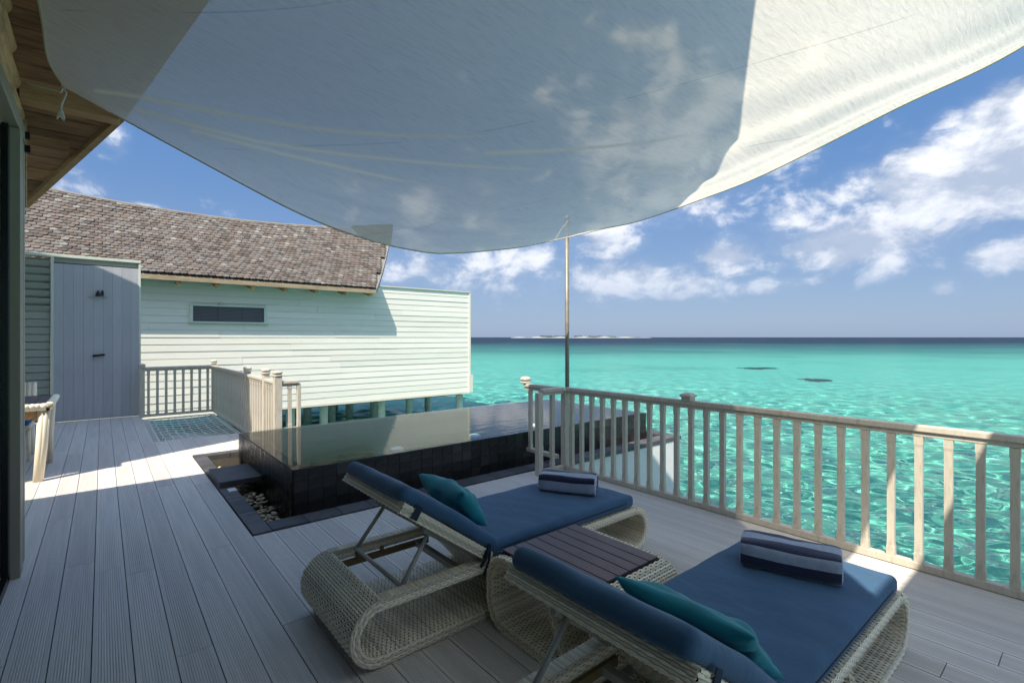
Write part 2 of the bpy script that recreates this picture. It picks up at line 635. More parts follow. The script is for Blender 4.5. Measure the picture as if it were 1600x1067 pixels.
# ------------------------------------------------------------------ deck
PITCH, PW = .162, .157
deck_b = MB()
for (x0, x1, y0, y1) in ((-3.3, .606, 5.0, 12.85), (.606, .93, 5.0, 9.3), (-3.3, .93, -2.2, 5.0), (.93, 4.48, -2.2, 4.385), (.93, 1.9, 7.885, 9.3)):
    deck_b.box(x0, x1, y0, y1, -.22, -.03)  # near-black slab so the gaps between planks look shaded
deck = tag(deck_b.build('deck', M_dark), 'grey grooved boardwalk deck over the lagoon', 'deck', kind='structure')


def plank_mesh():
    """unit-length board with a ribbed tread between two smooth margins"""
    b = MB()
    ng, mar, dep = 11, .017, .0017
    xs, zs = [-PW / 2, -PW / 2 + mar], [0, 0]
    w = (PW - 2 * mar) / ng
    for i in range(ng):
        a = -PW / 2 + mar + i * w
        xs += [a + w * .12, a + w * .24, a + w * .56, a + w * .68, a + w]
        zs += [0, -dep, -dep, 0, 0]
    xs += [PW / 2]
    zs += [0]
    n = len(xs)
    v = [(x, -.5, z) for x, z in zip(xs, zs)] + [(x, .5, z) for x, z in zip(xs, zs)]
    f = [(i, i + 1, n + i + 1, n + i) for i in range(n - 1)]
    k = len(v)
    v += [(-PW / 2, -.5, -.025), (PW / 2, -.5, -.025), (-PW / 2, .5, -.025), (PW / 2, .5, -.025)]
    f += [(0, n, k + 2, k), (n - 1, k + 1, k + 3, 2 * n - 1)]
    f += [tuple([k] + [k + 1] + list(range(n - 1, -1, -1))), tuple([k + 3, k + 2] + list(range(n, 2 * n)))]
    b.add(v, f)
    return b.mesh('plank', M_deck)


PL = plank_mesh()


def lay_planks():
    r = random.Random(11)
    c0 = .93 - PITCH / 2
    for i in range(-26, 23):
        x = c0 + i * PITCH
        if x < -.52:
            spans = [(5.06, 12.63)]
        elif x < .606:
            spans = [(-2.0, 12.63)]
        elif x < .93:
            spans = [(-2.0, 9.3)]
        elif x < 1.9:
            spans = [(-2.0, 4.383), (7.885, 9.3)]
        else:
            spans = [(-2.0, 4.383)]
        if x > 4.43:
            continue
        for a, b in spans:
            y = a
            cut = a + r.uniform(.9, 3.4)
            while y < b - .01:
                e = b if cut > b - .5 else cut
                link('plank', PL, deck, (x, (y + e) / 2, r.uniform(-.0008, .0008)), (0, 0, 0), (1, e - y - .004, 1))
                y, cut = e, e + r.uniform(2.4, 3.6)


lay_planks()

# ------------------------------------------------------------------ pool
ZP = .37
PX0, PX1, PY0, PY1 = 1.365, 6.86, 4.82, 7.16


def build_pool():
    pool = tag(empty('plunge_pool', (PX0, PY0, 0)), 'black tiled infinity plunge pool brimming with still water beside the deck', 'pool')
    off = (-PX0, -PY0, 0)

    def bd(b, name, m, **kw):
        return b.build(name, m, pool, loc=off, **kw)
    b = MB()
    t = .12
    b.box(PX0, PX1, PY0, PY0 + t, -.45, ZP - .012)
    b.box(PX0, PX1, PY1 - t, PY1, -.45, ZP - .012)
    b.box(PX0, PX0 + t, PY0 + t, PY1 - t, -.45, ZP - .012)
    b.box(PX1 - t, PX1, PY0 + t, PY1 - t, -.45, ZP - .012)
    bd(b, 'shell', M_grout)
    b = MB()
    b.box(PX0 + t, PX1 - t, PY0 + t, PY1 - t, -.95, -.85)
    for (x0, x1, y0, y1) in ((PX0 + t, PX1 - t, PY0 + t, PY0 + t + .01), (PX0 + t, PX1 - t, PY1 - t - .01, PY1 - t),
                             (PX0 + t, PX0 + t + .01, PY0 + t, PY1 - t), (PX1 - t - .01, PX1 - t, PY0 + t, PY1 - t)):
        b.box(x0, x1, y0, y1, -.85, ZP - .02)
    bd(b, 'lining', M_poolin)
    # water skin lying over the brim
    b = MB()
    b.add([(PX0 - .006, PY0 - .006, ZP), (PX1 + .006, PY0 - .006, ZP), (PX1 + .006, PY1 + .006, ZP), (PX0 - .006, PY1 + .006, ZP)], [(0, 1, 2, 3)])
    tag(bd(b, 'water', M_poolw), 'still reflective water level with the brim')
    # lamps on the pool floor
    for x, y in ((2.60, 5.19), (3.73, 5.24), (4.86, 5.29)):
        b = MB()
        b.lathe([(.075, -.0), (.075, .02), (.055, .03)], (x, y, ZP - .06), 20)
        b.tube([(x, y, ZP - .06), (x, y, -.85)], .02, 6)
        bd(b, 'pool_lamp', M_cyan)
    # wall tiles, one by one
    r = random.Random(5)
    tw = .1325
    th = .105
    tm = MB().box(-tw / 2 + .0013, tw / 2 - .0013, -.008, 0, -th / 2 + .0013, th / 2 - .0013).mesh('tile', M_blacktile)
    tl = MB().box(-tw / 2 + .0013, tw / 2 - .0013, -.008, 0, -th / 2 + .0013, th / 2 - .0013).mesh('tile', M_tile_lt)
    nx = int(round((PX1 - PX0) / tw))
    step = (PX1 - PX0) / nx
    for j in range(5):
        z = ZP - .008 - th * (j + .5)
        for i in range(nx):
            link('tile', tl if r.random() < .08 else tm, pool, (step * (i + .5), r.uniform(-.002, .0), z))
    ny = int((PY1 - PY0) / tw)
    stepy = (PY1 - PY0) / ny
    for j in range(6):
        z = ZP - .008 - th * (j + .5)
        for i in range(ny if j < 3 else 0):
            link('tile', tm, pool, (r.uniform(-.002, 0), stepy * (i + .5), z), (0, 0, -R(90)))
    # thin sheet of water running down the left wall
    b = MB()
    P = []
    for s in np.linspace(0, 1, 60):
        row = []
        for zz in np.linspace(0, 1, 10):
            row.append((PX0 - .016 - .006 * math.sin(s * 90) * (.3 + zz) - .004 * math.sin(s * 213 + 4 * zz), PY0 + s * (PY1 - PY0), ZP - .002 - zz * .62))
        P.append(row)
    b.grid(P, flip=False)
    tag(bd(b, 'overflow_film', water_mat('running water', (.92, .92, .90), .12, .6, 9, False, (1, 6, .6), .02), smooth=True),
        'thin sheet of water running down the tiles')
    # kerb of stone slabs
    r = random.Random(9)

    def kslab(x0, x1, y0, y1):
        g = .0025
        MB().box(x0 + g, x1 - g, y0 + g, y1 - g, -.05, .012 + r.uniform(0, .002)).build('kerb_slab', M_kerb, pool, loc=off, bevel=.003)
    kx0, kx1, ky0, ky1, kyb = .935, 1.08, 4.392, 4.612, 7.70
    y = ky0
    while y < 7.87:
        e = min(y + r.choice((.10, .14, .2, .3)), 7.875)
        kslab(kx0, kx1, y, e)
        y = e
    x = kx1
    while x < 7.2:
        e = min(x + .295, 7.22)
        kslab(x, e, ky0, ky1)
        x = e
    x = kx1
    while x < 1.9:
        e = min(x + .28, 1.9)
        kslab(x, e, kyb, 7.875)
        x = e
    y = ky1
    while y < 7.6:
        e = min(y + .3, 7.6)
        kslab(7.0, 7.22, y, e)
        y = e
    # trough round the pool
    b = MB()
    b.box(kx1 - .06, kx1 - .002, ky0 + .06, kyb + .06, -.42, -.052)
    b.box(kx1 - .06, 7.1, ky1 - .08, ky1 - .002, -.42, -.052)
    b.box(kx1 - .06, 1.9, kyb + .002, kyb + .08, -.42, -.052)
    b.box(kx1 - .06, 7.1, ky0 + .06, kyb + .08, -.50, -.425)
    b.box(kx1 - .001, PX0 - .03, ky1, kyb, -.30, -.25)
    bd(b, 'trough', M_kerb_in)
    # white outer face over the water
    b = MB()
    b.box(4.44, 7.2, ky0 + .012, ky0 + .09, -.92, -.052)
    b.box(7.12, 7.2, ky0 + .09, 7.6, -.92, -.052)
    b.box(4.44, 7.12, ky0 + .09, 7.6, -.92, -.83)
    tag(bd(b, 'outer_wall', M_white), 'white rendered outer face above the sea')
    # small inspection lid on the left kerb
    MB().box(1.0, 1.075, 5.74, 5.86, .010, .020).build('drain_cover', M_white, pool, loc=off)
    return pool


build_pool()
b = MB()
b.box(.945, 1.36, 5.95, 6.64, .016, .075)
tag(b.build('stepping_slab', M_kerb, bevel=.006), 'dark stone slab bridging the pebble trough to the pool edge', 'slab')
b = MB()
r_ = random.Random(2)
base = [(0, 0, 1), (0, 0, -1)] + [(math.cos(a), math.sin(a), .0) for a in np.linspace(0, 2 * math.pi, 7)[:-1]]


def pebble(b, x, y, z, s):
    k = 8
    prof = [(.0, -.5), (.55, -.42), (.92, -.12), (.9, .15), (.55, .42), (.02, .5)]
    t = MB().lathe(prof, k=k)
    v = np.vstack(t.v) * np.array([s, s * r_.uniform(.6, .85), s * r_.uniform(.55, .75)])
    a, c = r_.uniform(0, 6.28), r_.uniform(-.4, .4)
    Mx = np.array((Euler((c, c * .7, a)).to_matrix()))
    b.add(v @ Mx.T + np.array([x, y, z]), t.f)


for i in range(460):
    y = r_.uniform(4.66, 7.62)
    pebble(b, r_.uniform(1.10, 1.33), y, -.24 + r_.uniform(0, .10) + (.05 if y < 5.2 or 5.6 < y < 6 else 0), r_.uniform(.022, .037))
tag(b.build('pebbles', M_pebble, smooth=True), 'cream pebbles lying in the trough beside the pool', 'pebbles', kind='stuff')


# ------------------------------------------------------------------ railings
BAL_PROF = [(.0, .034), (.05, .034), (.075, .026), (.885, .026), (.905, .034), (.955, .034)]


def bal_mesh(h=.80, w=.044, d=.038):
    b = MB()
    rows = []
    for z, s in ((0, 1.14), (.05, 1.14), (.068, 1.0), (h - .068, 1.0), (h - .05, 1.14), (h, 1.14)):
        rows.append([(sx * w / 2 * s, sy * d / 2 * s, z) for sx, sy in ((-1, -1), (1, -1), (1, 1), (-1, 1))])
    v = [p for q in rows for p in q]
    f = [(3, 2, 1, 0), tuple(len(v) - 4 + i for i in range(4))]
    for i in range(len(rows) - 1):
        for j in range(4):
            f.append((i * 4 + j, i * 4 + (j + 1) % 4, i * 4 + 4 + (j + 1) % 4, i * 4 + 4 + j))
    b.add(v, f)
    me = b.mesh('baluster', M_rail)
    return me


BAL = bal_mesh()
CAP = MB().lathe([(.045, 0), (.058, .004), (.058, .022), (.046, .027), (.046, .034), (.058, .039), (.060, .058), (.050, .076), (.026, .088), (.004, .091)],
                 k=24, sq=4.2).mesh('post_cap', M_rail, True)


def rail_run(thing, p0, p1, n, zb=.004, zt=.955, w=.075, org=(0, 0)):
    """top rail, bottom rail and n balusters between two plan points"""
    a, c = Vector((*p0, 0)), Vector((*p1, 0))
    d = (c - a)
    L = d.length
    ang = math.atan2(d.y, d.x)
    mid = (a + c) / 2
    o = (mid.x - org[0], mid.y - org[1], 0)
    b = MB()
    b.box(-L / 2, L / 2, -w / 2, w / 2, zt, zt + .042)
    b.box(-L / 2, L / 2, -.02, .02, zt - .035, zt - .001)
    b.build('top_rail', M_rail, thing, loc=o, rot=(0, 0, ang), bevel=.006)
    b = MB()
    b.box(-L / 2, L / 2, -.03, .03, zb, zb + .05)
    b.build('bottom_rail', M_rail, thing, loc=o, rot=(0, 0, ang), bevel=.004)
    hh = (zt - .036) - (zb + .051)
    for i in range(n):
        q = a + d * ((i + .5) / n)
        link('baluster', BAL, thing, (q.x - org[0], q.y - org[1], zb + .051), (0, 0, ang), (1, 1, hh / .80))


def post(thing, x, y, h=.955, w=.085, cap=True, org=(0, 0), z0=0):
    o = MB().box(-w / 2, w / 2, -w / 2, w / 2, z0, h).build('post', M_rail, thing, loc=(x - org[0], y - org[1], 0), bevel=.005)
    if cap:
        link('post_cap', CAP, o, (0, 0, h))
    return o


RX = 4.33
org = (RX, 4.2)
rail = tag(empty('railing', (RX, 4.2, 0)), 'taupe painted wooden railing along the seaward edge of the deck', 'railing')
rail_run(rail, (RX, -1.9), (RX, 4.16), 39, org=org)
cp = MB().lathe([(.050, 0), (.050, .030), (.062, .034), (.062, .050), (.040, .066), (.006, .072)], k=24, sq=9).build('rail_cap', M_rail, rail, loc=(0, 2.56 - 4.2, .998))
cp.data.polygons.foreach_set('use_smooth', [False] * len(cp.data.polygons))
post(rail, RX, 4.2, .955, .075, cap=False, org=org)
post(rail, 3.9, 4.2, .955, .07, cap=False, org=org)
rail_run(rail, (3.94, 4.2), (RX - .04, 4.2), 1, org=org)
rail_run(rail, (RX - .06, 4.27), (RX - .06, 4.86), 3, zb=.12, org=org)
b = MB()
o = link('post_cap', CAP, rail, (-.06, .66, .998))

org = (1.85, 12.3)
fen = tag(empty('fence', (1.85, 12.3, 0)), 'taupe painted balustrade round the hammock net, with round capped posts', 'fence')
rail_run(fen, (.64, 12.3), (1.81, 12.3), 8, org=org)
post(fen, .61, 12.3, .985, org=org)
post(fen, 1.85, 12.3, 1.03, org=org)
rail_run(fen, (1.85, 12.26), (1.85, 9.13), 20, org=org)
post(fen, 1.85, 9.09, 1.03, org=org)
rail_run(fen, (1.85, 9.05), (1.85, 7.93), 7, org=org)
post(fen, 1.85, 7.9, 1.06, org=org)
rail_run(fen, (1.85, 7.86), (1.85, 7.31), 4, org=org)
post(fen, 1.85, 7.27, 1.06, .10, org=org)
rail_run(fen, (1.9, 7.27), (2.12, 7.27), 1, zb=.3, org=org)
post(fen, 2.13, 7.27, .955, .05, cap=False, org=org)


# ------------------------------------------------------------------ hammock net
def build_net():
    x0, x1, y0, y1 = .66, 1.80, 9.33, 12.24
    t = tag(empty('hammock_net', (x0, y0, -.04)), 'white cord hammock net stretched over the water inside the fence', 'net')
    b = MB()

    def zz(x, y):
        u, v = (x - x0) / (x1 - x0), (y - y0) / (y1 - y0)
        return -.05 - .10 * math.sin(math.pi * u) * math.sin(math.pi * v)
    for i in range(1, 9):
        x = x0 + (x1 - x0) * i / 9
        b.tube([(x + .012 * math.sin(v * 40 + i), y0 + (y1 - y0) * v, zz(x, y0 + (y1 - y0) * v)) for v in np.linspace(0.02, .98, 18)], .007, 5)
    for j in range(1, 15):
        y = y0 + (y1 - y0) * j / 15
        b.tube([(x0 + (x1 - x0) * u, y + .012 * math.sin(u * 20 + j), zz(x0 + (x1 - x0) * u, y) + .004) for u in np.linspace(0.02, .98, 10)], .011, 5)
    b.build('mesh_cords', M_net, t, loc=(-x0, -y0, .04))
    b = MB()
    for (ax, ay, bx, by) in ((x0, y0, x0, y1), (x1, y0, x1, y1), (x0, y1, x1, y1), (x0, y0, x1, y0)):
        b.tube([(ax + .03 * (1 if ax == x0 else -1), ay, -.045), (bx + .03 * (1 if bx == x0 else -1), by, -.045)], .012, 6)
        n = int(math.hypot(bx - ax, by - ay) / .085)
        for k in range(n):
            q = (k + .5) / n
            x, y = ax + (bx - ax) * q, ay + (by - ay) * q
            ox, oy = (.045 if ax == bx else 0), (.045 if ay == by else 0)
            b.tube([(x - ox, y - oy, -.03), (x + ox * .9 + (.02 if oy else 0), y + oy * .9 + (.02 if ox else 0), -.045)], .008, 5)
    b.build('edge_lacing', M_rope, t, loc=(-x0, -y0, .04))


build_net()
b = MB()
b.lathe([(.13, -3.2), (.13, -.30), (.135, -.28), (.135, -.25)], k=20)
tag(b.build('concrete_pile', M_concrete, loc=(1.05, 10.3, 0), auto=True), 'pale round concrete pile seen through the hammock net', 'pile')


# ------------------------------------------------------------------ neighbouring villa
KN = 1.3


def N(x, y, z):
    return (x * KN, y * KN, H_CAM + (z - H_CAM) * KN)


def build_neighbour():
    o0 = N(0, 12, 0)
    v = tag(empty('neighbour_villa', (o0[0], o0[1], o0[2])), 'pale green boarded villa on piles under a swept shingle roof', 'villa')
    off = (-o0[0], -o0[1], -o0[2])

    def nb(b, name, m, parent=v, **kw):
        return b.build(name, m, parent, loc=off if parent is v else (0, 0, 0), **kw)

    def nbox(b, x0, x1, y0, y1, z0, z1, mi=0):
        p, q = N(x0, y0, z0), N(x1, y1, z1)
        return b.box(p[0], q[0], p[1], q[1], p[2], q[2], mi)
    b = MB()
    nbox(b, -2.5, 8.34, 12.02, 12.2, -.0, 2.90)
    nbox(b, 8.2, 8.34, 12.2, 17.9, -.0, 2.90)
    nbox(b, -2.5, 8.34, 17.9, 18.05, 0, 2.90)
    nbox(b, -2.5, -2.36, 12.2, 17.9, 0, 2.90)
    wall = nb(b, 'wall', M_trim)
    b = MB()
    nbox(b, -2.5, 8.3, 12.4, 18, -.12, -.01)
    nb(b, 'floor_slab', M_dark)
    # lap boards
    r = random.Random(21)
    rows = 20
    hb = 2.91 / rows
    for j in range(rows):
        z = hb * j
        c1 = r.uniform(.6, 4.2)
        cuts = [-.6, c1, c1 + r.uniform(1.5, 3.6), 8.33]
        for a, c in zip(cuts[:-1], cuts[1:]):
            if c - a < .3:
                continue
            # keep the window opening free
            segs = [(a, c)]
            if z + hb > 1.93 and z < 2.25:
                segs = [s for s in ((a, min(c, 1.40)), (max(a, 2.80), c)) if s[1] - s[0] > .05]
            for (s0, s1) in segs:
                y0 = 12 + r.uniform(-.002, .002)
                lo = [N(s0 + .001, y0 - .004, z + .0015), N(s1 - .001, y0 - .004, z + .0015), N(s1 - .001, 12.019, z + .0015), N(s0 + .001, 12.019, z + .0015)]
                up = [N(s0 + .001, y0 + .004, z + hb - .002), N(s1 - .001, y0 + .004, z + hb - .002), N(s1 - .001, 12.019, z + hb - .002), N(s0 + .001, 12.019, z + hb - .002)]
                bb = MB().hexa(lo, up)
                bb.build('siding_board', M_siding, wall, loc=(0, 0, 0))
    b = MB()
    nbox(b, 8.315, 8.37, 11.975, 12.06, .48, 2.93)
    nb(b, 'corner_board', M_cream)
    b = MB()
    nbox(b, 8.30, 8.44, 11.96, 12.3, -.02, .50)
    nb(b, 'corner_box', M_cream)
    b = MB()
    nbox(b, 5.0, 8.36, 11.97, 12.08, 2.912, 2.94)
    nb(b, 'coping', M_cream)
    b = MB()
    nbox(b, -.6, 8.3, 11.985, 12.03, -.045, -.002)
    nb(b, 'base_board', M_cream)
    # window
    b = MB()
    w0, w1, h0, h1 = 1.40, 2.80, 1.93, 2.25
    nbox(b, w0 - .03, w1 + .03, 11.955, 12.018, h1, h1 + .035)
    nbox(b, w0 - .05, w1 + .05, 11.945, 12.018, h0 - .035, h0)
    nbox(b, w0 - .03, w0 + .03, 11.955, 12.018, h0 + .001, h1 - .001)
    nbox(b, w1 - .03, w1 + .03, 11.955, 12.018, h0 + .001, h1 - .001)
    win = nb(b, 'window', M_trim)
    b = MB()
    nbox(b, w0 + .03, w1 - .03, 12.008, 12.016, h0, h1)
    nb(b, 'pane', M_glassdk, win)
    for j in range(11):
        z = h0 + .012 + (h1 - h0 - .03) * j / 10
        for s0, s1 in ((w0 + .04, 1.87), (1.885, 2.33), (2.345, w1 - .04)):
            bb = MB()
            nbox(bb, s0, s1, 11.995, 12.006, z, z + .014)
            nb(bb, 'louvre', M_shutter, win)
    # porch light over the window
    bb = MB()
    p = N(1.93, 11.985, 2.315)
    bb.lathe([(.05, -.03), (.06, 0), (.045, .03)], p, 12)
    nb(bb, 'wall_lamp', M_pebble)
    # roof
    xe = lambda v_: 5.24 + (7.30 - 5.24) * v_               # verge leans out towards the ridge
    rid_x = [-3, -.88, .97, 3.27, 5.0, 7.3]
    rid_z = [5.10, 4.865, 4.74, 4.735, 4.88, 5.16]
    pol = np.polyfit(rid_x, rid_z, 3)

    def S(x, t, up=0.0):
        ze = 2.80 + .004 * (4 - x)
        zr = np.polyval(pol, x)
        y = 11.62 + (15.0 - 11.62) * t
        z = ze + (zr - ze) * t - .10 * math.sin(math.pi * t)
        return np.array(N(x, y, z + up))
    b = MB()
    P = [[S(-3 + (xe(t) + 3) * u, t, -.02) for u in np.linspace(0, 1, 24)] for t in np.linspace(0, 1, 10)]
    Q = [[S(-3 + (xe(t) + 3) * u, t, -.10) for u in np.linspace(0, 1, 24)] for t in np.linspace(0, 1, 10)]
    b.grid(P, flip=True)
    b.grid(Q)
    ed = [(P[0], Q[0]), ([p[-1] for p in P], [q[-1] for q in Q])]
    for p, q in ed:
        b.grid([p, q])
        b.grid([p, q], flip=True)
    roof = nb(b, 'roof', M_woodgrey)
    # far slope of the roof
    b = MB()
    P = []
    for t in np.linspace(0, 1, 5):
        row = []
        for u in np.linspace(0, 1, 16):
            x = -3 + (xe(1 - t) + 3) * u
            p = S(x, 1 - t)
            p[1] = N(0, 15.0 + 3.45 * t, 0)[1]
            row.append(p)
        P.append(row)
    b.grid(P, flip=True)
    b.build('far_slope', M_shingle, roof)
    # gable wall under the verge
    b = MB()
    b.prism([N(5.2, 12.3, 2.9), N(5.2, 17.6, 2.9), N(5.2, 15, 4.5)], (-.1, 0, 0))
    nb(b, 'gable', M_trim)
    # ridge cap and verge boards
    b = MB()
    b.tube([S(x, 1.0, .03) for x in np.linspace(-3, 7.32, 30)], .055, 6)
    b.build('ridge_cap', M_woodgrey, roof)
    b = MB()
    for t0, t1 in zip(np.linspace(0, .9, 10), np.linspace(.1, 1, 10)):
        a, c = S(xe(t0), t0), S(xe(t1), t1)
        d = np.array((.05, 0, 0))
        u = np.array((0, 0, .09))
        b.hexa([a - u, a - u + d, c - u + d, c - u], [a + u * .5, a + u * .5 + d, c + u * .5 + d, c + u * .5])
    b.build('verge_board', M_woodgrey, roof)
    b = MB()
    b.hexa([N(-3, 11.60, 2.725), N(5.24, 11.60, 2.69), N(5.24, 11.625, 2.69), N(-3, 11.625, 2.725)],
           [N(-3, 11.60, 2.812), N(5.24, 11.60, 2.782), N(5.24, 11.625, 2.782), N(-3, 11.625, 2.812)])
    b.build('fascia', M_fascia, roof)
    for i in range(10):
        x = -.83 + .6615 * i
        bb = MB()
        a = N(x - .035, 11.64, 2.615)
        c = N(x + .035, 12.0, 2.78)
        bb.hexa([(a[0], a[1], a[2]), (c[0], a[1], a[2]), (c[0], c[1], a[2] + .10), (a[0], c[1], a[2] + .10)],
                [(a[0], a[1], c[2] - .06), (c[0], a[1], c[2] - .06), (c[0], c[1], c[2] + .1), (a[0], c[1], c[2] + .1)])
        bb.build('rafter_tail', M_woodx, roof)
    # round-ended shingles
    sw, ex, ln, thk = .124, .158, .27, .018
    poly = [(-.5 * sw, ln), (-.5 * sw, .075), (-.40 * sw, .032), (-.2 * sw, .003), (.2 * sw, .003), (.40 * sw, .032), (.5 * sw, .075), (.5 * sw, ln)]
    poly = [(x * .965 * KN, y * KN) for x, y in poly]
    tmpl_v = np.array([(x, y, 0) for x, y in poly] + [(x, y, thk * KN) for x, y in poly])
    k = len(poly)
    tmpl_f = [tuple(range(k, 2 * k))] + [(i, (i + 1) % k, k + (i + 1) % k, k + i) for i in range(k)]
    tmpl_f = [tuple(f) for f in tmpl_f]
    me = MB().add(tmpl_v, [f[::-1] for f in tmpl_f]).mesh('shingle', M_shingle)
    slope = 4.1
    spots = []
    nrow = int(slope / ex) + 1
    for j in range(nrow):
        t = j * ex / slope
        if t > .985:
            break
        x = -2.98 + (sw / 2 if j % 2 else 0)
        while x < xe(t) - .02:
            xx = x + r.uniform(-.006, .006)
            p = S(xx, t)
            du = S(xx + .05, t) - S(xx - .05, t)
            dv = S(xx, min(t + .03, 1)) - S(xx, max(t - .0, 0))
            du /= np.linalg.norm(du)
            dv /= np.linalg.norm(dv)
            nn = np.cross(du, dv)
            dv = np.cross(nn, du)
            M3 = np.stack([du, dv, nn], 1)
            # shingle butt lies on the row below
            tilt = Matrix.Rotation(-.10 + r.uniform(-.03, .03), 3, 'X') @ Matrix.Rotation(r.uniform(-.03, .03), 3, 'Z')
            Mf = Matrix(M3.tolist()) @ tilt
            pos = Vector(p) + Vector(nn) * (.042 + r.uniform(0, .010))
            d = (pos.x * math.sin(YAW) + pos.y * math.cos(YAW))
            pxx = CX + F_PX * (pos.x * math.cos(YAW) - pos.y * math.sin(YAW)) / d
            spots.append((d if pxx > 44 else 99, pos, Mf))
            x += sw
    spots.sort(key=lambda s: s[0])
    for d, pos, Mf in spots[:300]:
        o = link('shingle', me, roof)
        o.matrix_basis = Matrix.Translation(pos) @ Mf.to_4x4()
    b = MB()
    for d, pos, Mf in spots[300:]:
        b.add(tmpl_v @ np.array(Mf).T + np.array(pos), [f[::-1] for f in tmpl_f])
    tag(b.build('shingles', M_shingle, roof), kind='stuff')
    # piles
    for x, y, rad in ((3.43, 12.35, .13), (4.21, 12.35, .13), (5.73, 12.35, .13), (8.15, 12.25, .13), (4.48, 14.5, .14), (5.07, 14.2, .14), (5.7, 14.5, .14),
                      (6.25, 14.0, .14), (7.0, 13.2, .13), (7.7, 14.5, .14), (8.1, 14.0, .14), (4.8, 16.6, .14), (6.1, 16.8, .14), (7.4, 16.6, .14)):
        p = N(x, y, 0)
        bb = MB().lathe([(rad, -3.2), (rad, p[2] - .24), (rad * 1.08, p[2] - .22), (rad * 1.08, p[2] - .13)], (p[0], p[1], 0), 18)
        nb(bb, 'pile', M_concrete, auto=True)
    return v


build_neighbour()


# ------------------------------------------------------------------ shower wall and louvred screen
def build_shower():
    Y = 12.66
    x0, x1 = -.715, .592
    s = tag(empty('shower_wall', (x0, Y, 0)), 'tall grey boarded outdoor shower wall with black fittings and pale green top rail', 'shower wall')
    n = 9
    w = (x1 - x0) / n
    for i in range(n):
        MB().box(.0006, w - .0006, 0, .03, .0, 3.0).build('board', M_shower, s, loc=(i * w, random.uniform(-.002, .002), 0), bevel=.003)
    MB().box(0, x1 - x0, .035, .12, 0, 3.02).build('backing', M_dark, s)
    MB().box(-.45, x1 - x0 + .015, -.02, .14, 3.115, 3.17).build('top_rail', M_trim, s, bevel=.004)
    b = MB()
    b.box(x1 - x0 - .02, x1 - x0 + .015, -.01, .13, 0, 3.114)
    b.box(-.03, .01, -.03, -.004, .0, 3.114)
    b.build('post', M_trim, s, bevel=.003)
    MB().box(.012, x1 - x0 - .022, .04, .10, 3.022, 3.112).build('infill', M_louvre, s)
    hd = MB()
    hd.lathe([(.035, -.02), (.045, 0), (.03, .05)], (.65, -.10, 2.42), 14)
    hd.tube([(.65, -.10, 2.46), (.65, -.06, 2.50), (.65, .0, 2.50)], .018, 8)
    hd.box(.70, .735, -.05, -.002, 2.42, 2.52)
    hd.build('shower_head', M_black, s)
    MB().box(.50, .80, -.03, -.003, 2.395, 2.402).build('shelf', M_shower, s)
    tp = MB()
    tp.tube([(.60, -.05, 1.24), (.72, -.05, 1.255)], .02, 10)
    tp.lathe([(.032, -.02), (.036, .0), (.032, .02)], (.60, -.05, 1.24), 12)
    tp.lathe([(.032, -.02), (.036, .0), (.032, .02)], (.72, -.05, 1.255), 12)
    tp.box(.65, .67, -.05, .0, 1.235, 1.26)
    tp.build('tap', M_black, s)
    l = tag(empty('louvred_screen', (-2.6, Y, 0)), 'sage green louvred screen at the far left beside the shower wall', 'screen')
    for j in range(21):
        z = .10 + j * .142
        tilt = R(28) if j > 13 else R(4)
        hh = .128 if j <= 13 else .105
        MB().box(0, 1.84, -.008, .008, 0, hh).build('slat', M_louvre, l, loc=(0, .05, z), rot=(tilt, 0, 0))
    MB().box(0, 1.84, .16, .2, 0, 3.1).build('backing', M_louvre, l)
    MB().box(0, 1.43, -.03, .12, 3.118, 3.168).build('head_rail', M_trim, l)


build_shower()


# ------------------------------------------------------------------ our villa (left edge, eave overhead)
VERGE = [(-.48, 5.7, 2.67), (.114, 4.85, 3.26), (.556, 3.93, 3.91), (1.64, 3.47, 4.25), (2.36, 2.92, 4.62), (2.85, 2.1, 5.0)]  # outer points are out of view, pushed out to shade the sail
VERGE2 = [(-.48, -1.9, 2.5), (.3, -.7, 3.2), (1.3, .5, 4.0), (2.15, .98, 4.4), (2.85, 2.1, 5.0)]  # unseen verge, shaped by where its shadow crosses sail and deck


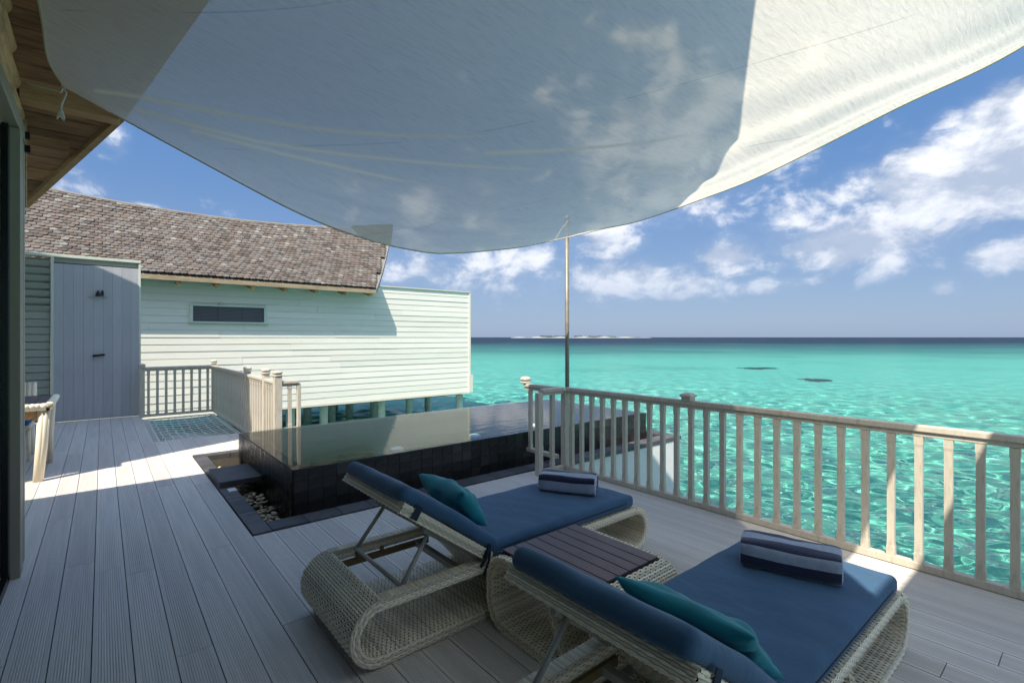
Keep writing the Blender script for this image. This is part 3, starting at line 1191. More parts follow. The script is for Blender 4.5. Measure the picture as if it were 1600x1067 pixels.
def build_villa():
    v = tag(empty('villa', (-.45, 5.0, 0)), 'timber and glass villa at the left edge with a pine lined roof overhang', 'villa')
    off = (.45, -5.0, 0)

    def vb(b, name, m, parent=v, **kw):
        return b.build(name, m, parent, loc=off if parent is v else (0, 0, 0), **kw)
    # roof slab
    b = MB()
    up = np.array((0, 0, .20))
    ve = [np.array(p) for p in VERGE]
    vm = [np.array(p) for p in VERGE2]
    for a in (ve, vm):
        for p, q in zip(a[:-1], a[1:]):
            pl, ql = p.copy(), q.copy()
            pl[0] = ql[0] = -7
            lo_, hi_ = np.array((0, 0, .06)), up
            quad = [pl, p, q, ql]
            b.hexa([c + lo_ for c in quad], [c + hi_ for c in quad])
    roof = vb(b, 'roof', M_woodgrey)
    # soffit boards running out to the verge
    seg = []
    for p, q in zip(ve[:-1], ve[1:]):
        L = np.linalg.norm((q - p)[1:])
        n = max(1, int(round(L / .125)))
        for i in range(n):
            seg.append((p + (q - p) * i / n, p + (q - p) * (i + 1) / n))
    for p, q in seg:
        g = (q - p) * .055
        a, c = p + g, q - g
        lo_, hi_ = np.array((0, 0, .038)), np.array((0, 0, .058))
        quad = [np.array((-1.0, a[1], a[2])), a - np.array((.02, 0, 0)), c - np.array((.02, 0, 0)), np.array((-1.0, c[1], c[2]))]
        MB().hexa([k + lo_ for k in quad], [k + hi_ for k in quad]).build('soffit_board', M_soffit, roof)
    # rake boards along the verge
    for a in (ve, vm):
        for p, q in zip(a[:-1], a[1:]):
            d = np.array((.035, 0, 0))
            h = np.array((0, 0, .22))
            MB().hexa([p - d, p + d * .3, q + d * .3, q - d], [p - d + h, p + d * .3 + h, q + d * .3 + h, q - d + h]).build('rake_board', M_beam, roof)
    # beams carrying the overhang
    b = MB().box(-.44, .10, 4.74, 4.88, 3.235, 3.385)
    b.build('beam', M_beam, roof, bevel=.006)
    MB().box(-.44, -.20, 5.12, 5.27, 3.03, 3.13).build('purlin', M_soffit, roof, bevel=.004)
    MB().box(-.44, .52, 3.86, 4.0, 3.82, 3.98).build('beam', M_wood, roof, bevel=.006)
    MB().box(-.46, -.425, 5.01, 5.05, 2.55, 3.20).build('corner_strip', M_woodx, v, loc=off)
    # boarded gable over the doors
    for j in range(11):
        z = 3.11 + j * .15
        y1 = 5.0 - max(0, (z + .15 - 3.22) / .70)
        b = MB()
        P = []
        for y in (-2.2, y1):
            P.append([(-.47 + .045 * math.sin(math.pi * s), y, z + .148 * s) for s in np.linspace(0, 1, 7)])
        b.grid(P, flip=False)
        vb(b, 'wall_board', M_woodx, smooth=True)
    b = MB()
    b.box(-.62, -.475, -2.2, 4.99, 3.1, 4.85)
    b.box(-5, -.47, 4.86, 5.0, 0, 2.9)
    vb(b, 'wall', M_frame)
    b = MB()
    b.box(-.50, -.42, 4.62, 4.76, 0, 2.99)
    b.box(-.49, -.445, 4.765, 4.90, 0, 2.99)
    b.box(-.49, -.43, 4.905, 4.985, 0, 2.99)
    b.box(-.50, -.425, -2.2, 4.985, 2.995, 3.10)
    fr = vb(b, 'door_frame', M_frame, bevel=.004)
    b = MB()
    b.box(-.52, -.505, -2.0, 4.60, .05, 2.98)
    g = vb(b, 'glass_door', mat('dark glazing', (.012, .016, .02), .06, spec=.6))
    b = MB()
    b.box(-.502, -.47, 4.54, 4.612, .01, 2.985)
    b.box(-.502, -.47, -2.0, 4.612, .0, .05)
    b.build('sash', M_black, g, loc=off if False else (0, 0, 0))
    for a, hz_ in ((4.93, 3.02), (4.95, 2.93)):
        MB().box(-.44, -.40, a, a + .03, hz_, hz_ + .05).build('hinge', M_black, v, loc=off)
    # unseen flat slab added behind the camera to shade the deck edge
    b = MB()
    b.box(-.6, 2.7, -3.2, -.53, 3.5, 3.62)
    vb(b, 'deck_sun_blocker', M_woodgrey)
    # unseen slab standing for a wing roof, outlined to shade the far deck
    b = MB()
    pl = [(-7, 4.6, 5.0), (-4.2, 5.76, 5.0), (-2.6, 6.50, 5.0), (-1.75, 6.86, 5.0), (-1.05, 7.45, 5.0), (-1.19, 11.74, 5.0), (-1.62, 11.86, 5.0), (-7, 12.2, 5.0)]
    b.prism(pl, (0, 0, .12))
    vb(b, 'wing_sun_blocker', M_woodgrey)
    b = MB()
    b.box(-6.8, -3.4, 6.9, 12.0, 0, 4.98)
    vb(b, 'wing_wall', M_frame)
    return v


build_villa()


# ------------------------------------------------------------------ shade sail
def build_sail():
    ap = [at_y(100, 135, 4.40), at_y(190, 185, 4.34), at_y(300, 245, 4.27), at_y(460, 330, 4.15), at_y(560, 370, 4.06), at_y(640, 390, 4.0),
          at_y(700, 396, 3.95), at_y(800, 388, 3.89), at_y(860, 377, 3.86)]
    pc = [at_y(860, 377, 3.86), at_x(905, 367, 4.03), at_x(940, 358, 4.13), at_x(1000, 345, 4.24), at_x(1100, 310, 4.26), at_x(1200, 270, 4.26), at_x(1400, 170, 4.26), at_x(1600, 72, 4.3),
          Vector((4.38, -.35, 3.78))]
    ad = [at_y(100, 135, 4.40), at_y(75, 92, 3.85), at_y(60, 0, 3.3), Vector((-.26, 2.0, 3.22)), Vector((-.3, -.35, 3.40))]
    dc = [Vector((-.3, -.35, 3.40)), Vector((1.2, -.12, 3.38)), Vector((2.8, -.12, 3.5)), Vector((4.38, -.35, 3.78))]

    def resample(pts, n):
        P = np.array([tuple(p) for p in pts])
        # Catmull-Rom, then even spacing
        Q = []
        for i in range(len(P) - 1):
            p0, p1, p2, p3 = P[max(i - 1, 0)], P[i], P[i + 1], P[min(i + 2, len(P) - 1)]
            for t in np.linspace(0, 1, 20, endpoint=False):
                Q.append(.5 * ((2 * p1) + (p2 - p0) * t + (2 * p0 - 5 * p1 + 4 * p2 - p3) * t * t + (3 * p1 - p0 - 3 * p2 + p3) * t ** 3))
        Q.append(P[-1])
        Q = np.array(Q)
        s = np.concatenate([[0], np.cumsum(np.linalg.norm(np.diff(Q, axis=0), axis=1))])
        u = np.linspace(0, s[-1], n)
        return np.stack([np.interp(u, s, Q[:, k]) for k in range(3)], 1)
    n, m = 330, 260
    c0, c1 = resample(ap, n), resample(dc, n)     # v = 0 and v = 1, along u
    d0, d1 = resample(ad, m), resample(pc, m)     # u = 0 and u = 1, along v
    u = np.linspace(0, 1, n)[:, None, None]
    w = np.linspace(0, 1, m)[None, :, None]
    P = (1 - w) * c0[:, None] + w * c1[:, None] + (1 - u) * d0[None] + u * d1[None]
    P -= (1 - u) * (1 - w) * c0[0] + u * (1 - w) * c0[-1] + (1 - u) * w * c1[0] + u * w * c1[-1]
    U, W = u[:, :, 0], w[:, :, 0]
    inside = np.clip(np.minimum(np.minimum(U, 1 - U), np.minimum(W, 1 - W)) * 8, 0, 1)
    P[:, :, 2] += .14 * np.sin(np.pi * U) * np.sin(np.pi * W) ** .8
    # tension folds running out from the house corner towards the pole and the far corner
    for (a0, k, amp, wd) in ((.10, .10, .030, .010), (.17, .20, .034, .011), (.27, .30, .022, .012), (.06, .03, .02, .008)):
        line = .012 + a0 * U + k * U * U * .25
        f = np.exp(-((W - line) / (wd + .02 * U)) ** 2) * np.sin(np.pi * np.clip(U * 1.15, 0, 1)) ** .6
        P[:, :, 2] -= amp * f * inside ** .5
    for (a0, amp, wd) in ((.115, .075, .032), (.055, .03, .014), (.26, .06, .06)):
        line = 1 - a0 * (1 - W) * 2.2
        f = np.exp(-((U - line) / (wd * (.4 + 1.4 * (1 - W)))) ** 2) * np.clip(W * 1.6, 0, 1) * (1 - W ** 4)
        P[:, :, 2] -= amp * f * inside ** .5
    rr = np.random.RandomState(4)
    for i in range(14):
        a, b_, ph = rr.normal(0, 5), rr.normal(0, 5), rr.rand() * 6
        P[:, :, 2] += .006 * inside * np.sin(a * U + b_ * W + ph)
    s = tag(empty('shade_sail', tuple(P[0, 0])), 'large cream translucent shade sail slung overhead from the eave to the pole', 'shade sail')
    off = tuple(-P[0, 0])
    b = MB()
    b.grid(P)
    o = b.build('canopy', M_sail, s, loc=off, smooth=True)
    for e in (P[:, 0], P[-1, :], P[0, :], P[:, -1]):
        bb = MB()
        bb.tube([tuple(p) for p in e[::4]], .0065, 6)
        bb.build('hem', M_hem, s, loc=off, smooth=True)
    # turned-over hem patches at the house corner
    b = MB()
    b.grid(P[0:22, 0:10] + np.array((0, 0, -.006)))
    b.build('corner_patch', M_sail, s, loc=off, smooth=True)
    # caught light of the folds as colour streaks, plus a sewn patch
    PX = np.zeros(P.shape[:2] + (2,))
    dd = P[..., 0] * math.sin(YAW) + P[..., 1] * math.cos(YAW)
    PX[..., 0] = CX + F_PX * (P[..., 0] * math.cos(YAW) - P[..., 1] * math.sin(YAW)) / np.maximum(dd, .2)
    PX[..., 1] = HORIZ - F_PX * (P[..., 2] - H_CAM) / np.maximum(dd, .2)

    def find(px, py):
        e = (PX[..., 0] - px) ** 2 + (PX[..., 1] - py) ** 2 + (dd < .4) * 1e9
        i, j = np.unravel_index(np.argmin(e), e.shape)
        i0, j0 = min(max(i, 1), n - 2), min(max(j, 1), m - 2)
        A_ = np.stack([(PX[i0 + 1, j0] - PX[i0 - 1, j0]) / 2, (PX[i0, j0 + 1] - PX[i0, j0 - 1]) / 2], 1)
        k_ = np.clip(np.linalg.solve(A_, np.array((px, py)) - PX[i0, j0]), -1.5, 1.5)
        return P[i0, j0] + (P[i0 + 1, j0] - P[i0 - 1, j0]) / 2 * k_[0] + (P[i0, j0 + 1] - P[i0, j0 - 1]) / 2 * k_[1]
    lit_fold = np.zeros(P.shape[:2])
    for ln_ in ([(150, 142), (220, 152), (310, 170), (400, 187), (480, 200), (560, 208), (640, 213), (720, 214), (800, 212)],
                [(215, 172), (300, 196), (400, 221), (480, 234), (560, 244), (640, 252), (720, 259), (800, 264), (880, 266)],
                [(300, 204), (370, 222), (440, 240), (500, 254), (560, 268), (620, 281), (690, 293)],
                [(760, 240), (860, 236), (940, 230), (1010, 223), (1105, 206)]):
        q_ = np.array(ln_, float)
        for k_ in range(len(q_) - 1):
            ab = q_[k_ + 1] - q_[k_]
            tt = np.clip(((PX - q_[k_]) @ ab) / (ab @ ab), 0, 1)
            ds_ = np.linalg.norm(PX - (q_[k_] + tt[..., None] * ab), axis=-1)
            f_ = (k_ + tt) / (len(q_) - 1)
            half = (.013 - .004 * f_) * F_PX / np.maximum(dd, .4)
            lit_fold = np.maximum(lit_fold, np.exp(-(ds_ / half) ** 2) * np.minimum(1, 5 * (1 - f_)) * (dd > .4))
    at = o.data.attributes.new('lit_fold', 'FLOAT', 'POINT')
    at.data.foreach_set('value', lit_fold.reshape(-1).astype(np.float32))
    for pg in ([(548, 352), (580, 350), (614, 349), (613, 366), (611, 384), (588, 378), (565, 371), (556, 362)],):
        bb = MB().add(np.array([find(*q) for q in pg]) + np.array((0, 0, -.006)), [tuple(range(len(pg)))])
        bb.build('patch', M_sail, s, loc=off)
    # guy rope with frayed end
    a = P[0, 0]
    k = Vector(tuple(a))
    b = MB()
    b.tube([k, k + Vector((-.02, .12, .0)), (-.40, 4.74, 3.345)], .006, 6)
    b.tube([k + Vector((-.005, 0, 0)), k + Vector((.012, -.01, -.05)), k + Vector((-.008, -.01, -.12)), k + Vector((-.014, -.01, -.16))], .006, 6)
    for i in range(12):
        t = i * .52
        q = k + Vector((-.014, -.01, -.155))
        b.tube([q, q + Vector((.012 * math.cos(t), .012 * math.sin(t), -.03)), q + Vector((.02 * math.cos(t + .3), .02 * math.sin(t + .3), -.065 - .01 * math.sin(3 * t)))], .003, 4)
    b.lathe([(.012, -.012), (.016, 0), (.012, .012)], tuple(k), 8)
    b.build('guy_rope', M_rope, s, loc=off)
    # lashing at the pole
    top = Vector((4.435, 4.245, 3.04))
    e = Vector(tuple(P[-1, 3]))
    b = MB()
    b.tube([e, (e + top) / 2 + Vector((0, 0, .02)), top], .008, 6)
    b.build('pole_lashing', M_rope, s, loc=off)
    return P


SAILP = build_sail()


def sail_pole(x, y, h, label):
    p = tag(empty('sail_pole', (x, y, .0)), label, 'pole')
    lean = -.012
    MB().tube([(0, 0, .014), (lean * .5, 0, h / 2), (lean, 0, h)], .026, 14).build('tube', M_steel, p, smooth=True)
    MB().lathe([(.042, .001), (.042, .016), (.03, .024)], (0, 0, 0), 16).build('base_plate', M_steel, p)
    b = MB()
    b.lathe([(.032, -.03), (.034, 0), (.028, .03), (.01, .045)], (lean, 0, h), 14)
    for t in np.linspace(0, 2 * math.pi, 13)[:-1]:
        pass
    b.tube([(lean + .05 * math.cos(t), 0, h - .01 + .05 * math.sin(t)) for t in np.linspace(.0, 2 * math.pi, 14)], .006, 6)
    b.build('top_ring', M_steel, p, smooth=True)


sail_pole(4.435, 4.26, 3.07, 'thin weathered steel pole holding up the shade sail beyond the railing corner')


# ------------------------------------------------------------------ woven furniture
def resample_path(pts, ds):
    P = np.asarray(pts, float)
    s = np.concatenate([[0], np.cumsum(np.linalg.norm(np.diff(P, axis=0), axis=1))])
    n = max(3, int(round(s[-1] / ds)) + 1)
    u = np.linspace(0, s[-1], n)
    return np.stack([np.interp(u, s, P[:, k]) for k in range(2)], 1), u


def ribbons(b, C, S, Nn, hw, h, mi):
    """C: (rows, n, 3) centre lines, S: side vectors, Nn: normals -> rounded strips"""
    rows, n = C.shape[:2]
    prof = ((-1, -.3), (-.55, .9), (.55, .9), (1, -.3))
    V = np.stack([C + S * (hw * a) + Nn * (h * c) for a, c in prof], 2)        # rows,n,4,3
    idx = np.arange(rows * n * 4).reshape(rows, n, 4)
    q = np.stack([idx[:, :-1, :-1], idx[:, 1:, :-1], idx[:, 1:, 1:], idx[:, :-1, 1:]], -1).reshape(-1, 4)
    b.add(V.reshape(-1, 3), q.tolist(), mi)


def woven(b, path, y0, y1, T=.05, faces='oi', sides=True, pitch=.0125, q=.023, axis='xz', wrap=False, nside=4, ends=False):
    """a woven sheet: path in a vertical plane, spread along the other axis; real strands over a dark core"""
    P, s = resample_path(path, pitch)
    tg = np.gradient(P, axis=0)
    tg /= np.linalg.norm(tg, axis=1)[:, None]
    nm = np.stack([-tg[:, 1], tg[:, 0]], 1)                                     # left of travel = outer
    n = len(P)
    W = y1 - y0

    def lift(p2, yy):
        """(…,2) plane points and spread coordinate -> 3D"""
        if axis == 'xz':
            return np.stack([p2[..., 0], np.broadcast_to(yy, p2.shape[:-1]), p2[..., 1]], -1)
        return np.stack([np.broadcast_to(yy, p2.shape[:-1]), p2[..., 0], p2[..., 1]], -1)

    def dirv(v2):
        return lift(v2, 0.0)
    ax = np.array((0, 1, 0)) if axis == 'xz' else np.array((1, 0, 0))
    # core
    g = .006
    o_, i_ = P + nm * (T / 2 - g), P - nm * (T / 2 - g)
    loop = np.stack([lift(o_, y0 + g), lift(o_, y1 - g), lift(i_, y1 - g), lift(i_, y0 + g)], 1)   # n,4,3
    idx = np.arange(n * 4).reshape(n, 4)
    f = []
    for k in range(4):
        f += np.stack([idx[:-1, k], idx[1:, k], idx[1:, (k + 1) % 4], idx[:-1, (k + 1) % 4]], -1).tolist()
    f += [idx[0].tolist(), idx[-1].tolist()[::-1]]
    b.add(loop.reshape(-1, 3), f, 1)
    ny = max(3, int(round(W / (q / 2))) + 1)
    yy = np.linspace(y0, y1, ny)
    for side, ch in ((1, 'o'), (-1, 'i')):
        if ch not in faces:
            continue
        base = P + nm * side * (T / 2 - .003)
        wav = np.cos(np.pi * (yy - y0) / q)[None, :] * ((-1) ** np.arange(n))[:, None] * (.0 if wrap else .0032)
        C = lift(np.repeat(base[:, None], ny, 1), yy[None, :]) + dirv(nm * side)[:, None] * (wav[..., None] + .001)
        S = np.repeat(dirv(tg)[:, None], ny, 1)
        Nn = np.repeat(dirv(nm * side)[:, None], ny, 1)
        ribbons(b, C, S, Nn, pitch * (.47 if wrap else .43), .0032, 0)
        if not wrap:
            ns = int(W / q)
            ys = y0 + (np.arange(ns) + .5) * q
            C = lift(np.repeat(base[None], ns, 0), ys[:, None]) + dirv(nm * side)[None] * .0002
            S = np.broadcast_to(ax, C.shape)
            Nn = np.repeat(dirv(nm * side)[None], ns, 0)
            ribbons(b, C[:, ::2], S[:, ::2], Nn[:, ::2], .0042, .0022, 0)
    if ends:
        for k, sgn in ((0, -1), (n - 1, 1)):
            nE = nside + 1
            offs = (np.arange(nE) + .5) / nE * T - T / 2
            wav = np.cos(np.pi * (yy - y0) / q)[None, :] * ((-1) ** np.arange(nE))[:, None] * .0022
            base = P[k][None] + nm[k][None] * offs[:, None]
            C = lift(np.repeat(base[:, None], ny, 1), yy[None, :]) + dirv(tg[k]) * sgn * (wav[..., None] - .001)
            S = np.broadcast_to(dirv(nm[k]), C.shape)
            Nn = np.broadcast_to(dirv(tg[k]) * sgn, C.shape)
            ribbons(b, C, S, Nn, T / nE * .56, .0036, 0)
    if sides:
        P2, s2 = resample_path(path, .012)
        t2 = np.gradient(P2, axis=0)
        t2 /= np.linalg.norm(t2, axis=1)[:, None]
        n2 = np.stack([-t2[:, 1], t2[:, 0]], 1)
        for sgn, yb in ((-1, y0), (1, y1)):
            offs = (np.arange(nside) + .5) / nside * T - T / 2
            wav = np.cos(np.pi * s2 / .024)[None, :] * ((-1) ** np.arange(nside))[:, None] * .0032
            base = P2[None] + n2[None] * offs[:, None, None]
            C = lift(base, yb) + ax * sgn * (wav[..., None] - .002)
            S = np.repeat(dirv(n2)[None], nside, 0)
            Nn = np.broadcast_to(ax * sgn, C.shape)
            ribbons(b, C, S, Nn, T / nside * .53, .0036, 0)


def arc(cx, cz, r, a0, a1, n=10):
    return [(cx + r * math.cos(R(a)), cz + r * math.sin(R(a))) for a in np.linspace(a0, a1, n)]


WM = [M_wicker, M_wick_core]


def rounded_block(L, Wd, Hh, r, nx=28, ny=14, nz=6, puff=.0, sag=None):
    """cushion: box with rolled edges; origin at centre of its base"""
    b = MB()
    k = 9
    # superellipsoid-like via clamped rounding of a subdivided box
    def face(fn, a, c):
        g = [[fn(u, v) for v in np.linspace(-1, 1, c)] for u in np.linspace(-1, 1, a)]
        return np.array(g)

    def rnd(p):
        h = np.array((L / 2, Wd / 2, Hh / 2))
        q = np.asarray(p) * h
        inner = np.clip(q, -(h - r), h - r)
        d = q - inner
        l_ = np.linalg.norm(d, axis=-1, keepdims=True)
        out = np.where(l_ > 1e-9, inner + d / np.maximum(l_, 1e-9) * r, q)
        bulge = puff * (1 - (out[..., 0:1] / h[0]) ** 4) * (1 - (out[..., 1:2] / h[1]) ** 4)
        out[..., 2:3] += bulge * np.sign(out[..., 2:3]) * (out[..., 2:3] > 0)
        if sag is not None:
            out[..., 2] += sag(out[..., 0], out[..., 1])
        out[..., 2] += Hh / 2
        return out
    sp = lambda n: np.concatenate([-1 + (1 - np.cos(np.linspace(0, np.pi / 2, 5)[:-1])) * 0, []])

    def lin(n, half):
        e = r / half
        a = np.linspace(-1, -1 + e, 6)[:-1]
        m_ = np.linspace(-1 + e, 1 - e, n)
        return np.concatenate([a, m_, -a[::-1]])
    ax, ay, az = lin(nx, L / 2), lin(ny, Wd / 2), lin(nz, Hh / 2)
    X, Y = np.meshgrid(ax, ay, indexing='ij')
    for s, fl in ((1, False), (-1, True)):
        b.grid(rnd(np.stack([X, Y, np.full_like(X, s)], -1)), flip=fl)
    X, Z = np.meshgrid(ax, az, indexing='ij')
    for s, fl in ((1, True), (-1, False)):
        b.grid(rnd(np.stack([X, np.full_like(X, s), Z], -1)), flip=fl)
    Y, Z = np.meshgrid(ay, az, indexing='ij')
    for s, fl in ((1, False), (-1, True)):
        b.grid(rnd(np.stack([np.full_like(Y, s), Y, Z], -1)), flip=fl)
    return b


def weld(o):
    m = o.modifiers.new('weld', 'WELD')
    m.merge_threshold = .0008
    return o


HX, HZ = .82, .345                                   # hinge, from the head end of the lounger
LL, LW = 2.34, .74


def lounger_meshes():
    M = {}
    hw = LW / 2
    # head roll with the low shelf it runs into
    b = MB()
    r = .135
    path = [(1.02, .03), (.9, .028)] + [(.16, .028)] + arc(.16, .165, .137, 270, 90, 16)
    path = path[:2] + path[2:]
    woven(b, path[::-1], -hw, hw, .05)
    M['head_roll'] = b.mesh('head_roll', WM)
    # side rails, wrapped crosswise
    b = MB()
    woven(b, [(.15, .302), (HX + .02, .302)], -hw, -hw + .06, .06, nside=5, wrap=True, pitch=.008)
    M['rail_a'] = b.mesh('side_rail', WM)
    b = MB()
    woven(b, [(.15, .302), (HX + .02, .302)], hw - .06, hw, .06, nside=5, wrap=True, pitch=.008)
    M['rail_b'] = b.mesh('side_rail', WM)
    # seat: top under the mattress, foot roll, return underneath
    b = MB()
    path = [(HX + .02, .302), (LL - .15, .302)] + arc(LL - .162, .165, .137, 90, -90, 16) + [(1.62, .028)]
    woven(b, path, -hw, hw, .05, q=.023, pitch=.0125)
    M['seat_frame'] = b.mesh('seat_frame', WM)
    # slanting panels that carry the seat
    b = MB()
    woven(b, [(1.06, .05), (HX + .03, .285)], -hw + .02, hw - .02, .036, nside=3)
    M['panel_a'] = b.mesh('support_panel', WM)
    b = MB()
    woven(b, [(1.58, .05), (1.46, .285)], -hw + .02, hw - .02, .036, nside=3)
    M['panel_b'] = b.mesh('support_panel', WM)
    # backrest, flat towards -x from the hinge
    b = MB()
    woven(b, [(-.69, .0), (.0, .0)], -hw, hw, .055, nside=5, q=.023, pitch=.0125, ends=True)
    M['backrest'] = b.mesh('backrest', WM)
    return M


LM = lounger_meshes()


def cushion_folds(x, y):
    return .0034 * np.sin(38 * x + 9 * y + 2 * np.sin(7 * y)) * np.clip(1 - np.abs(y) / .4, 0, 1) + .002 * np.sin(17 * x - 23 * y) + .005 * np.sin(5.2 * x + 1) * np.cos(4 * y)


def lounger(loc, theta, label, wear=0.0):
    t = tag(empty('sun_lounger', loc), label, 'sun lounger', 'wicker sun loungers on the deck')
    for nm, key in (('head_roll', 'head_roll'), ('side_rail', 'rail_a'), ('side_rail', 'rail_b'), ('seat_frame', 'seat_frame'),
                    ('support_panel', 'panel_a'), ('support_panel', 'panel_b')):
        link(nm, LM[key], t)
    b = rounded_block(LL - HX - .16, LW - .02, .088, .032, puff=.005, sag=cushion_folds)
    weld(b.build('mattress', M_navy, t, loc=((HX + LL - .16) / 2 + .0, 0, .331), smooth=True))
    mx, my, cxm = (LL - HX - .16) / 2 - .004, (LW - .02) / 2 - .004, (HX + LL - .16) / 2
    rg = []
    for a in np.linspace(0, 2 * math.pi, 65):
        c, sn = math.cos(a), math.sin(a)
        e = 2 / 14
        rg.append((cxm + math.copysign(abs(c) ** e, c) * (mx + .004), math.copysign(abs(sn) ** e, sn) * (my + .004), .375))
    MB().tube(rg, .0045, 6, caps=False).build('piping', M_navy_dk, t, smooth=True)
    br = link('backrest', LM['backrest'], t, (HX, 0, HZ), (0, theta, 0))

    def sg(x, y):
        return .012 * np.sin((x + .36) * 4.2) + cushion_folds(x, y)
    b = rounded_block(.77, LW - .02, .082, .036, puff=.006, sag=sg)
    weld(b.build('back_cushion', M_navy, br, loc=(-.345, 0, .022), smooth=True))
    for x, wd in ((-.60, .04), (-.05, .03)):
        b = MB()
        y = LW / 2
        prof = [(-y - .008, .05), (-y - .012, -.02), (-y + .05, -.033), (y - .05, -.033), (y + .012, -.02), (y + .008, .05)]
        P = [[(x - wd / 2, p[0], p[1]) for p in prof], [(x + wd / 2, p[0], p[1]) for p in prof]]
        b.grid(P)
        b.grid(np.array(P) * np.array((1, .992, .96)), flip=True)
        b.build('strap', M_navy_dk, br)
    b = MB()
    b.tube([(-.06, -LW / 2 - .012, .06), (-.02, -LW / 2 - .02, -.02), (-.0, -LW / 2 - .014, -.10)], .008, 6)
    b.tube([(-.06, -LW / 2 - .012, .06), (-.05, -LW / 2 - .022, -.02), (-.05, -LW / 2 - .014, -.07)], .008, 6)
    b.build('strap_tie', M_navy_dk, br)
    # metal prop: cross bar on the rails and two struts up to the backrest
    cx = .30
    ct, st_ = math.cos(theta), math.sin(theta)
    up = (HX - .40 * ct - .03 * st_, HZ + .40 * st_ - .03 * ct)
    MB().tube([(cx, -LW / 2 + .03, .318), (cx, LW / 2 - .03, .318)], .012, 10).build('cross_bar', M_alu, t, smooth=True)
    for s in (-1, 1):
        MB().tube([(cx, s * (LW / 2 - .075), .318), (up[0], s * (LW / 2 - .10), up[1])], .012, 10).build('strut', M_alu, t, smooth=True)
    for yb in (-LW / 2 + .06, LW / 2 - .085):
        MB().box(-.46, -.0, yb, yb + .025, -.054, -.032).build('hinge_bar', M_alu, br)
    b = MB()
    b.box(.14, .80, LW / 2 - .078, LW / 2 - .058, .225, .262)
    b.box(.30, .325, LW / 2 - .085, LW / 2 - .057, .262, .30)
    b.box(.46, .475, LW / 2 - .085, LW / 2 - .057, .262, .285)
    b.build('ratchet_bar', M_olive, t)
    b = MB()
    b.box(.70, .735, -LW / 2 + .06, LW / 2 - .06, .225, .26)
    b.build('cross_rail', M_alu, t)
    return t


L1 = lounger((.885, 2.61, .0), R(36), 'cream wicker sun lounger with navy cushions nearer the pool')
L2 = lounger((.865, 1.015, .0), R(36.5), 'cream wicker sun lounger with navy cushions in the right foreground')


def pillow(loc, rot, w, h, th, label):
    n = 34
    u = np.linspace(-1, 1, n)
    U, V = np.meshgrid(u, u, indexing='ij')
    prof = ((1 - U ** 2) * (1 - V ** 2)).clip(0) ** .42
    pin = 1 - .10 * (1 - V ** 2) * np.abs(U) ** 3
    X = U * w / 2 * (1 - .09 * (1 - V ** 2) * 0 - .07 * (1 - U ** 2) * V ** 2 * 0 - .08 * (1 - V ** 2) * U ** 2)
    Y = V * h / 2 * (1 - .10 * (1 - U ** 2) * V ** 2)
    rr = np.random.RandomState(int(w * 1000) % 97)
    wr = sum(.004 * np.sin(a * U * 3 + c * V * 3 + p) for a, c, p in rr.normal(0, 2.5, (7, 3)))
    edge = (np.abs(U) ** 6 + np.abs(V) ** 6).clip(0, 1)
    wr = wr * (1 - edge)
    b = MB()
    b.grid(np.stack([X, Y, th / 2 * prof + wr], -1), flip=False)
    b.grid(np.stack([X, Y, -th / 2 * prof * .9 + wr], -1), flip=True)
    o = b.build('pillow', M_teal, smooth=True, loc=loc, rot=rot)
    weld(o)
    tag(o, label, 'pillow', 'teal scatter pillows')
    return o


def on_back(L, theta, du, dn, dy):
    ct, st_ = math.cos(theta), math.sin(theta)
    x = HX - du * ct + dn * st_
    z = HZ + du * st_ + dn * ct
    return (L.location.x + x, L.location.y + dy, z)


# pillow leaning on each backrest: long side across the lounger
pillow(on_back(L1, R(36), .165, .185, .0), (R(2), R(52), R(3)), .30, .50, .17, 'plump teal pillow on the lounger nearer the pool')
pillow(on_back(L2, R(36.5), .115, .155, -.04), (R(-2), R(46), R(-2)), .32, .56, .125, 'teal pillow against the backrest of the right foreground lounger')


